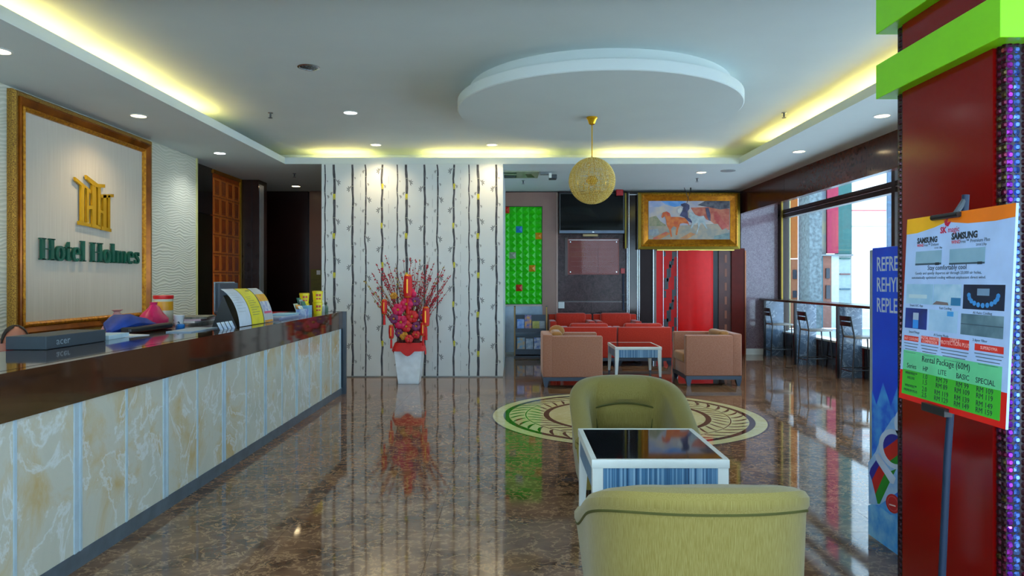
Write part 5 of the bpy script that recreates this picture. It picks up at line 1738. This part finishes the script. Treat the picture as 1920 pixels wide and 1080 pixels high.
# water splash zones and the printed number
def fq(x, y):
    u, v = 1610 + x / 3.375, 740 + y / 3.375
    d = FXL * F / (u - CX)
    return (4.0 - d, Z(v, d))
def fpoly(pts, mat, nm, lay):
    return kp([fq(*p) for p in pts], mat, nm, .0006 * lay, .0006 * lay + .0005)
kp([(.0, .11), (.545, .11), (.545, .95), (.42, .80), (.3, .98), (.2, .80), (.12, .92), (.05, .78), (.0, .86)], M('splash_blue', '#1262e4', .35, col2='#4aa8f4', scale=12, detail=8, spec=.3), 'splash', .0002, .0006)
fpoly([(62, 700), (90, 690), (150, 720), (200, 760), (262, 770), (330, 800), (330, 1090), (62, 880)], M('splash_pale', '#2c98f0', .35, col2='#80c8f8', scale=14, detail=8), 'splash', 1)
fpoly([(62, 430), (110, 360), (150, 250), (215, 150), (330, 60), (330, 560), (215, 640), (130, 700), (66, 690)], M('splash_white', '#7cb4f0', .35, col2='#a8ccf4', scale=14), 'white_halo', 2)
LB, LR, LG, LW = M('logo_blue', '#10189a', .4), M('logo_red', '#c40c14', .4), M('logo_green', '#0a8a24', .4), M('logo_white', '#c4d4f0', .35)
fpoly([(70, 495), (78, 465), (112, 415), (132, 448), (86, 540)], LB, 'colour_stripe', 3)
fpoly([(86, 540), (132, 448), (166, 500), (108, 630)], LR, 'colour_stripe', 3)
fpoly([(108, 630), (166, 500), (240, 470), (205, 540), (136, 690), (122, 690)], LG, 'colour_stripe', 3)
fpoly([(106, 382), (124, 372), (238, 530), (224, 566), (204, 560), (112, 408)], LW, 'digit', 4)
def ringpts(cx, cy, rx, ry, n=28):
    return [(cx + rx * math.cos(2 * math.pi * i / n) + .18 * ry * math.sin(2 * math.pi * i / n), cy + ry * math.sin(2 * math.pi * i / n)) for i in range(n)]
for cx_, cy_ in ((232, 345), (330, 205)):
    fpoly(ringpts(cx_, cy_, 98, 128), LW, 'digit', 5)
    ins = ringpts(cx_, cy_, 70, 96)
    fpoly(ins, LR, 'colour_stripe', 6)
    fpoly([p for p in ins if (p[0] - cx_) * .8 + (p[1] - cy_) < -38], LB, 'colour_stripe', 7)
    fpoly([p for p in ins if (p[0] - cx_) * .8 + (p[1] - cy_) > 38], LG, 'colour_stripe', 7)
bd = fpoly(ringpts(222, 690, 44, 62), M('badge_red', '#c01020', .35), 'red_badge', 6)
fpoly(ringpts(222, 690, 34, 50), M('badge_rim', '#d85868', .35), 'badge_ring', 7)
fpoly(ringpts(222, 690, 29, 44), MATS['badge_red'], 'badge_face', 8)
fpoly([(200, 690), (240, 702), (240, 710), (200, 698)], M('badge_white', '#e8d8d8', .35), 'badge_mark', 9)

# ================================================================== RED COLUMN
KX0, KX1, KY0, KY1 = 1.75, 2.45, 2.43, 3.125
colm = thing('column', 'glossy red column with mirrored mosaic edges and lime green bands', 'column', (2.1, 2.78, 0))
part('core', MB().box(KX0 + .008, KX1, KY0 + .008, KY1, 0, ZS), M('mosaic_backing', '#1c0c14', .25), colm)
part('red_panel', MB().box(KX0 - .006, KX0 + .02, 2.485, 3.062, 0, 3.3), REDCOL, colm)
part('red_panel', MB().box(1.84, 2.40, KY0 - .006, KY0 + .02, 0, 3.3), REDCOL, colm)
p_ = .06
for (z0, z1) in ((2.345, 2.503), (2.647, 2.81), (2.95, 3.11)):
    part('green_band', MB().rbox(KX0 - p_, KX1 + p_, KY0 - p_, KY1 + p_, z0, z1, .002, 1), GREENB, colm)
# mosaic tiles: faceted mirrored buttons
MT = [M('mosaic_dark', '#3a1a24', .08, .6), M('mosaic_wine', '#5a1430', .08, .7), M('mosaic_olive', '#4a3a1c', .08, .7)]
MPV = M('mosaic_violet', '#5c1a9c', .08, .75, col2='#962890', scale=14, world=True)
MPB = M('mosaic_blue', '#3a5cb4', .08, .8, col2='#6a8cd0', scale=14, world=True)
def tile_mesh(w, h, dep):
    n = 8
    o_ = [(w / 2 * math.copysign(abs(math.cos(a)) ** .7, math.cos(a)), h / 2 * math.copysign(abs(math.sin(a)) ** .7, math.sin(a))) for a in [2 * math.pi * (k + .5) / n for k in range(n)]]
    i_ = [(x * .55, z * .55) for x, z in o_]
    return [(x, 0, z) for x, z in o_] + [(x, -dep, z) for x, z in i_], [(k, (k + 1) % n, n + (k + 1) % n, n + k) for k in range(n)] + [tuple(range(n, 2 * n))]
tv, tf = tile_mesh(.024, .0255, .006)
def tmesh(mat, nm='mosaic_tile'):
    me = bpy.data.meshes.new(nm); me.from_pydata(tv, [], tf); me.materials.append(mat); return me
TM = {id(m): tmesh(m) for m in MT + [MPV, MPB]}
count = 0
rest = MB()
pit = .0268
rr = random.Random(5)
def put_tile(face, a, z, mat):
    global count
    if face == 'x':
        loc = (KX0 + .008, a, z); rot = R(-90)
    else:
        loc = (a, KY0 + .008, z); rot = 0
    vis = .35 < z < 2.34
    if vis and count < 300:
        o = put('mosaic_tile', TM[id(mat)], None, colm, (loc[0] - colm.location.x, loc[1] - colm.location.y, loc[2]))
        o.rotation_euler = (rr.uniform(-.12, .12), rr.uniform(-.05, .05), rot + rr.uniform(-.12, .12))
        count += 1
    else:
        c_, s_ = math.cos(rot), math.sin(rot)
        rest.add([(loc[0] + v[0] * c_ - v[1] * s_, loc[1] + v[0] * s_ + v[1] * c_, loc[2] + v[2]) for v in tv], tf)
nz = int(3.25 / pit)
order = [('y', KX0 + .022, 'v'), ('y', KX0 + .047, 'b'), ('x', KY0 + .016, 'd'), ('x', KY0 + .042, 'd'), ('y', KX0 + .074, 'd')]
for face, a, kd in order:
    for j in range(nz):
        put_tile(face, a, .02 + j * pit, MPV if kd == 'v' else MPB if kd == 'b' else MT[rr.choice((0, 0, 1, 1, 2))])
for a in (3.078, 3.104):
    for j in range(nz):
        put_tile('x', a, .02 + j * pit, MT[0])
o = part('mosaic_tiles', rest, MT[0], colm)
o['kind'] = 'stuff'

# ================================================================== POSTER STAND
pt_ = thing('poster_stand', 'poster stand with air conditioner rental poster on a dark pole before the red column', 'poster stand', (1.42, 2.32, 0))
PB = Vector((1.468, 2.600, 1.055)); PTL = Vector((1.500, 2.605, 1.732))
PSv = Vector((0, -1, 0)); PTv = (PTL - PB); PHh = PTv.length; PTv.normalize(); PTv = Vector((PTv.x, 0, PTv.z)).normalized()
PNv = PSv.cross(PTv).normalized()
PW = .563
part('pole', MB().tube([(1.435, 2.32, .03), (1.474, 2.32, .9), (1.53, 2.31, 1.79)], .0115, 12), M('pole_slate', '#12263e', .45, spec=.3), pt_, True)
part('pole_base', MB().lathe([(.16, 0), (.16, .012), (.03, .022), (.02, .05)], (1.435, 2.32, 0), 28), BLACK, pt_, True)
board = part('poster_board', MB().pplane(rect(0, PW, 0, PHh), PB, PSv, PTv, PNv, -.008, 0), M('poster_white', '#a9c6f2', .45), pt_)
PB0 = (0, .03, .128, .195, .235, .285, .30, .415, .425, .54, .615, .665, .755, .815, .868, .90, 1.0)
PB1 = (0, .03, .165, .272, .325, .372, .395, .506, .52, .638, .71, .74, .815, .862, .90, .915, 1.0)
def rb(b):
    for i in range(len(PB0) - 1):
        if b <= PB0[i + 1]:
            return PB1[i] + (PB1[i + 1] - PB1[i]) * (b - PB0[i]) / (PB0[i + 1] - PB0[i])
    return b
def pp_(pts, mat, nm, lay=1, parent=board):
    return part(nm, MB().pplane([(a * PW, rb(b) * PHh) for a, b in pts], PB, PSv, PTv, PNv, .0002 * lay, .0002 * lay + .0003), mat, parent)
def ptx(body, a, b, size, mat, align='LEFT', sx=1.0, bold=0.0, lay=3, italic=0):
    return part('lettering', text_mb(body, size, PB + PSv * (a * PW) + PTv * (rb(b) * PHh), PSv, PTv, PNv, align, .0004, sx, bold, .0002 * lay, italic), mat, board)
PY_ = M('poster_yellow', '#f0b010', .45); PO_ = M('poster_orange', '#f07808', .45); PR_ = M('poster_red', '#d81008', .45)
PG1 = M('poster_mint', '#66cc94', .45); PG2 = M('poster_green', '#3cb42c', .45); PK = M('poster_ink', '#22303c', .5); PGY = M('poster_grey_ink', '#5a6a7a', .5)
PRD = M('poster_crimson', '#c01040', .45)
pp_([(0, 1), (0, .90), (.12, .902), (.3, .925), (.45, .955), (.6, 1)], PY_, 'yellow_swoosh', 1)
pp_([(.28, 1), (.42, .95), (.62, .925), (.85, .92), (1, .928), (1, 1)], PO_, 'orange_swoosh', 2)
pp_([(.40, .955), (.44, .975), (.43, .945), (.47, .95), (.44, .92), (.41, .93)], PRD, 'butterfly_mark', 4)
ptx('SK', .365, .872, .030, PRD, bold=.001)
ptx('magic', .44, .872, .028, PRD, sx=.95)
ptx('SAMSUNG', .127, .812, .0275, PK, sx=.95, bold=.0012)
ptx('SAMSUNG', .478, .818, .0300, PK, sx=.95, bold=.0014)
ptx('WIND', .127, .787, .015, PR_); ptx('Free\u2122 Deluxe', .195, .787, .015, PGY)
ptx('WIND', .478, .789, .017, PR_); ptx('Free\u2122 Premium Plus', .555, .789, .017, PGY)
ptx('1.0 & 1.5hp', .31, .766, .010, PGY); ptx('2.0 & 2.5hp', .70, .766, .011, PGY)
PAC = M('ac_unit_blue', '#7aa4bc', .4, col2='#8cb2c8', scale=10)
for (a0, a1, b0, b1) in ((.117, .389, .665, .755), (.466, .78, .660, .755)):
    pp_(rect(a0, a1, b0, b1), PAC, 'air_conditioner_picture', 1)
    pp_(rect(a0, a1, b0, b0 + .012), M('ac_dark', '#3c5464', .4), 'air_outlet', 3)
    pp_(rect(a1 - .06, a1 - .02, b0 - .004, b0 + .014), PK, 'air_sensor', 4)
ptx('Stay comfortably cool', .44, .62, .024, PK, 'CENTER')
ptx('Gently and quietly disperses air through 23,000 air holes,', .44, .594, .0135, PGY, 'CENTER', 1.15)
ptx('automatically optimised cooling without unpleasant direct wind.', .44, .570, .0135, PGY, 'CENTER', 1.15)
def pic(a0, a1, b0, b1, c1, c2, nm='picture', sc=12):
    return pp_(rect(a0, a1, b0, b1), M('pic%.2f%.2f' % (a0, b0), c1, .45, col2=c2, scale=sc), nm)
pic(.03, .32, .435, .54, '#8cb8d8', '#a4cce4'); pic(.325, .59, .435, .54, '#7ab0d4', '#b0d0e8'); pic(.61, .95, .425, .54, '#101c34', '#142444')
for k in range(11):
    an = R(180 + 18 * k)
    pp_(ell(.78 + .12 * math.cos(an), .49 + .045 * math.sin(an), .016, .012, 8), M('glow_blue', '#3c90d8', .4), 'light_dot', 3)
pp_(rect(.73, .83, .49, .522), M('pic_unit', '#7090b0', .4), 'unit_picture', 3)
pp_(rect(.06, .26, .465, .485), M('pic_pale', '#b8d0dc', .4), 'unit_picture', 3)
pp_(rect(.5, .59, .437, .475), M('pic_teal', '#2c78a8', .4), 'chair_picture', 3)
pp_([(.32, .437), (.36, .455), (.47, .45), (.48, .437)], M('pic_brown', '#7a6a6c', .4), 'people_picture', 3)
pic(.03, .27, .30, .415, '#10205c', '#1c3a94'); pic(.29, .57, .30, .415, '#94bce0', '#a8ccec'); pic(.60, .95, .30, .405, '#4c6c7c', '#7c9cac', sc=8)
pp_(rect(.12, .18, .302, .35), M('phone_blue', '#3090e8', .4), 'phone_picture', 3); pp_(rect(.12, .18, .35, .39), M('phone_pale', '#a8b8d0', .4), 'phone_picture', 3)
pp_(rect(.47, .53, .385, .41), M('bubble_blue', '#3c98dc', .4), 'bubble_picture', 3)
pp_(rect(.60, .95, .352, .356), M('pic_line', '#3c5464', .4), 'picture_line', 3)
for a, b, s in ((.15, .422, 'Smart A/C App'), (.45, .418, 'Fast Cooling'), (.78, .408, 'AI Auto Cooling'), (.14, .283, 'SmartThings'), (.42, .283, 'AI Saving Mode'), (.77, .283, '3-layer Filter')):
    ptx(s, a, b, .012, PGY, 'CENTER', 1.1)
PRB = M('poster_tag_red', '#d83028', .45); PTW = M('poster_pink_ink', '#f0b8b0', .5)
for a0, a1, b0, b1, s in ((.03, .19, .235, .265, ['FAST COOLING']), (.22, .40, .235, .275, ['DIGITAL INVERTER', 'COMPRESSOR']), (.42, .68, .232, .282, ['TRIPLE', 'PROTECTION PLUS']), (.73, .96, .238, .272, ['SUPERDYMA'])):
    pp_(rect(a0, a1, b0, b1), PRB, 'red_tag', 2)
    for k, w_ in enumerate(s):
        ptx(w_, (a0 + a1) / 2, b1 - .018 - .019 * k - (.006 if len(s) == 1 else 0), .019 if len(s) == 2 and a0 > .4 else .0145, PTW, 'CENTER', .95)
    for k in range(4):
        l = [1, .9, .8, .7][k] * (a1 - a0) / 2
        c_ = (a0 + a1) / 2
        pp_(rect(c_ - l, c_ + l, b0 - .012 - .012 * k, b0 - .009 - .012 * k), PGY, 'fine_print_line', 2)
pp_(rect(0, 1, 0, .125), PR_, 'red_footer', 1)
pp_(rect(.03, .955, .03, .195), PG1, 'mint_table', 2)
pp_(rect(.03, .955, .03, .128), PG2, 'green_table', 3)
ptx('Rental Package (60M)', .47, .166, .030, PK, 'CENTER', lay=5)
for a, s in ((.13, 'Series'), (.28, 'HP'), (.45, 'LITE'), (.64, 'BASIC'), (.83, 'SPECIAL')):
    ptx(s, a, .136, .025, PK, 'CENTER', lay=5)
for a, lines in ((.28, ('1.0', '1.5', '2.0', '2.5')), (.45, ('RM 79', 'RM 89', 'RM 119', 'RM 129')), (.64, ('RM 99', 'RM 109', 'RM 139', 'RM 149')), (.83, ('RM 109', 'RM 119', 'RM 149', 'RM 159'))):
    for b, s in zip((.108, .086, .060, .038), lines):
        ptx(s, a, b, .0245, PK, 'CENTER', lay=6)
for b, s in ((.112, 'WINDFREE\u2122'), (.094, 'DELUXE'), (.062, 'WINDFREE\u2122'), (.044, 'PREMIUM PLUS')):
    ptx(s, .13, b, .0135, PK, 'CENTER', .95, lay=6)
# clips
part('top_clip', MB().tube([PB + PSv * (.30 * PW) + PTv * (PHh * .985) + PNv * .008, PB + PSv * (.56 * PW) + PTv * (PHh * .985) + PNv * .008], .010, 8), BLACK, pt_, True)
part('clip_link', MB().tube([PB + PSv * (.52 * PW) + PTv * (PHh * .985) + PNv * .008, Vector((1.528, 2.31, 1.775))], .0095, 8), DGREY, pt_, True)
part('bottom_clip', MB().box(PB.x - .016, PB.x + .012, 2.60 - PW * .53, 2.60 - PW * .30, PB.z - .016, PB.z + .012), BLACK, pt_)

bpy.data.scenes.remove(_tmp)
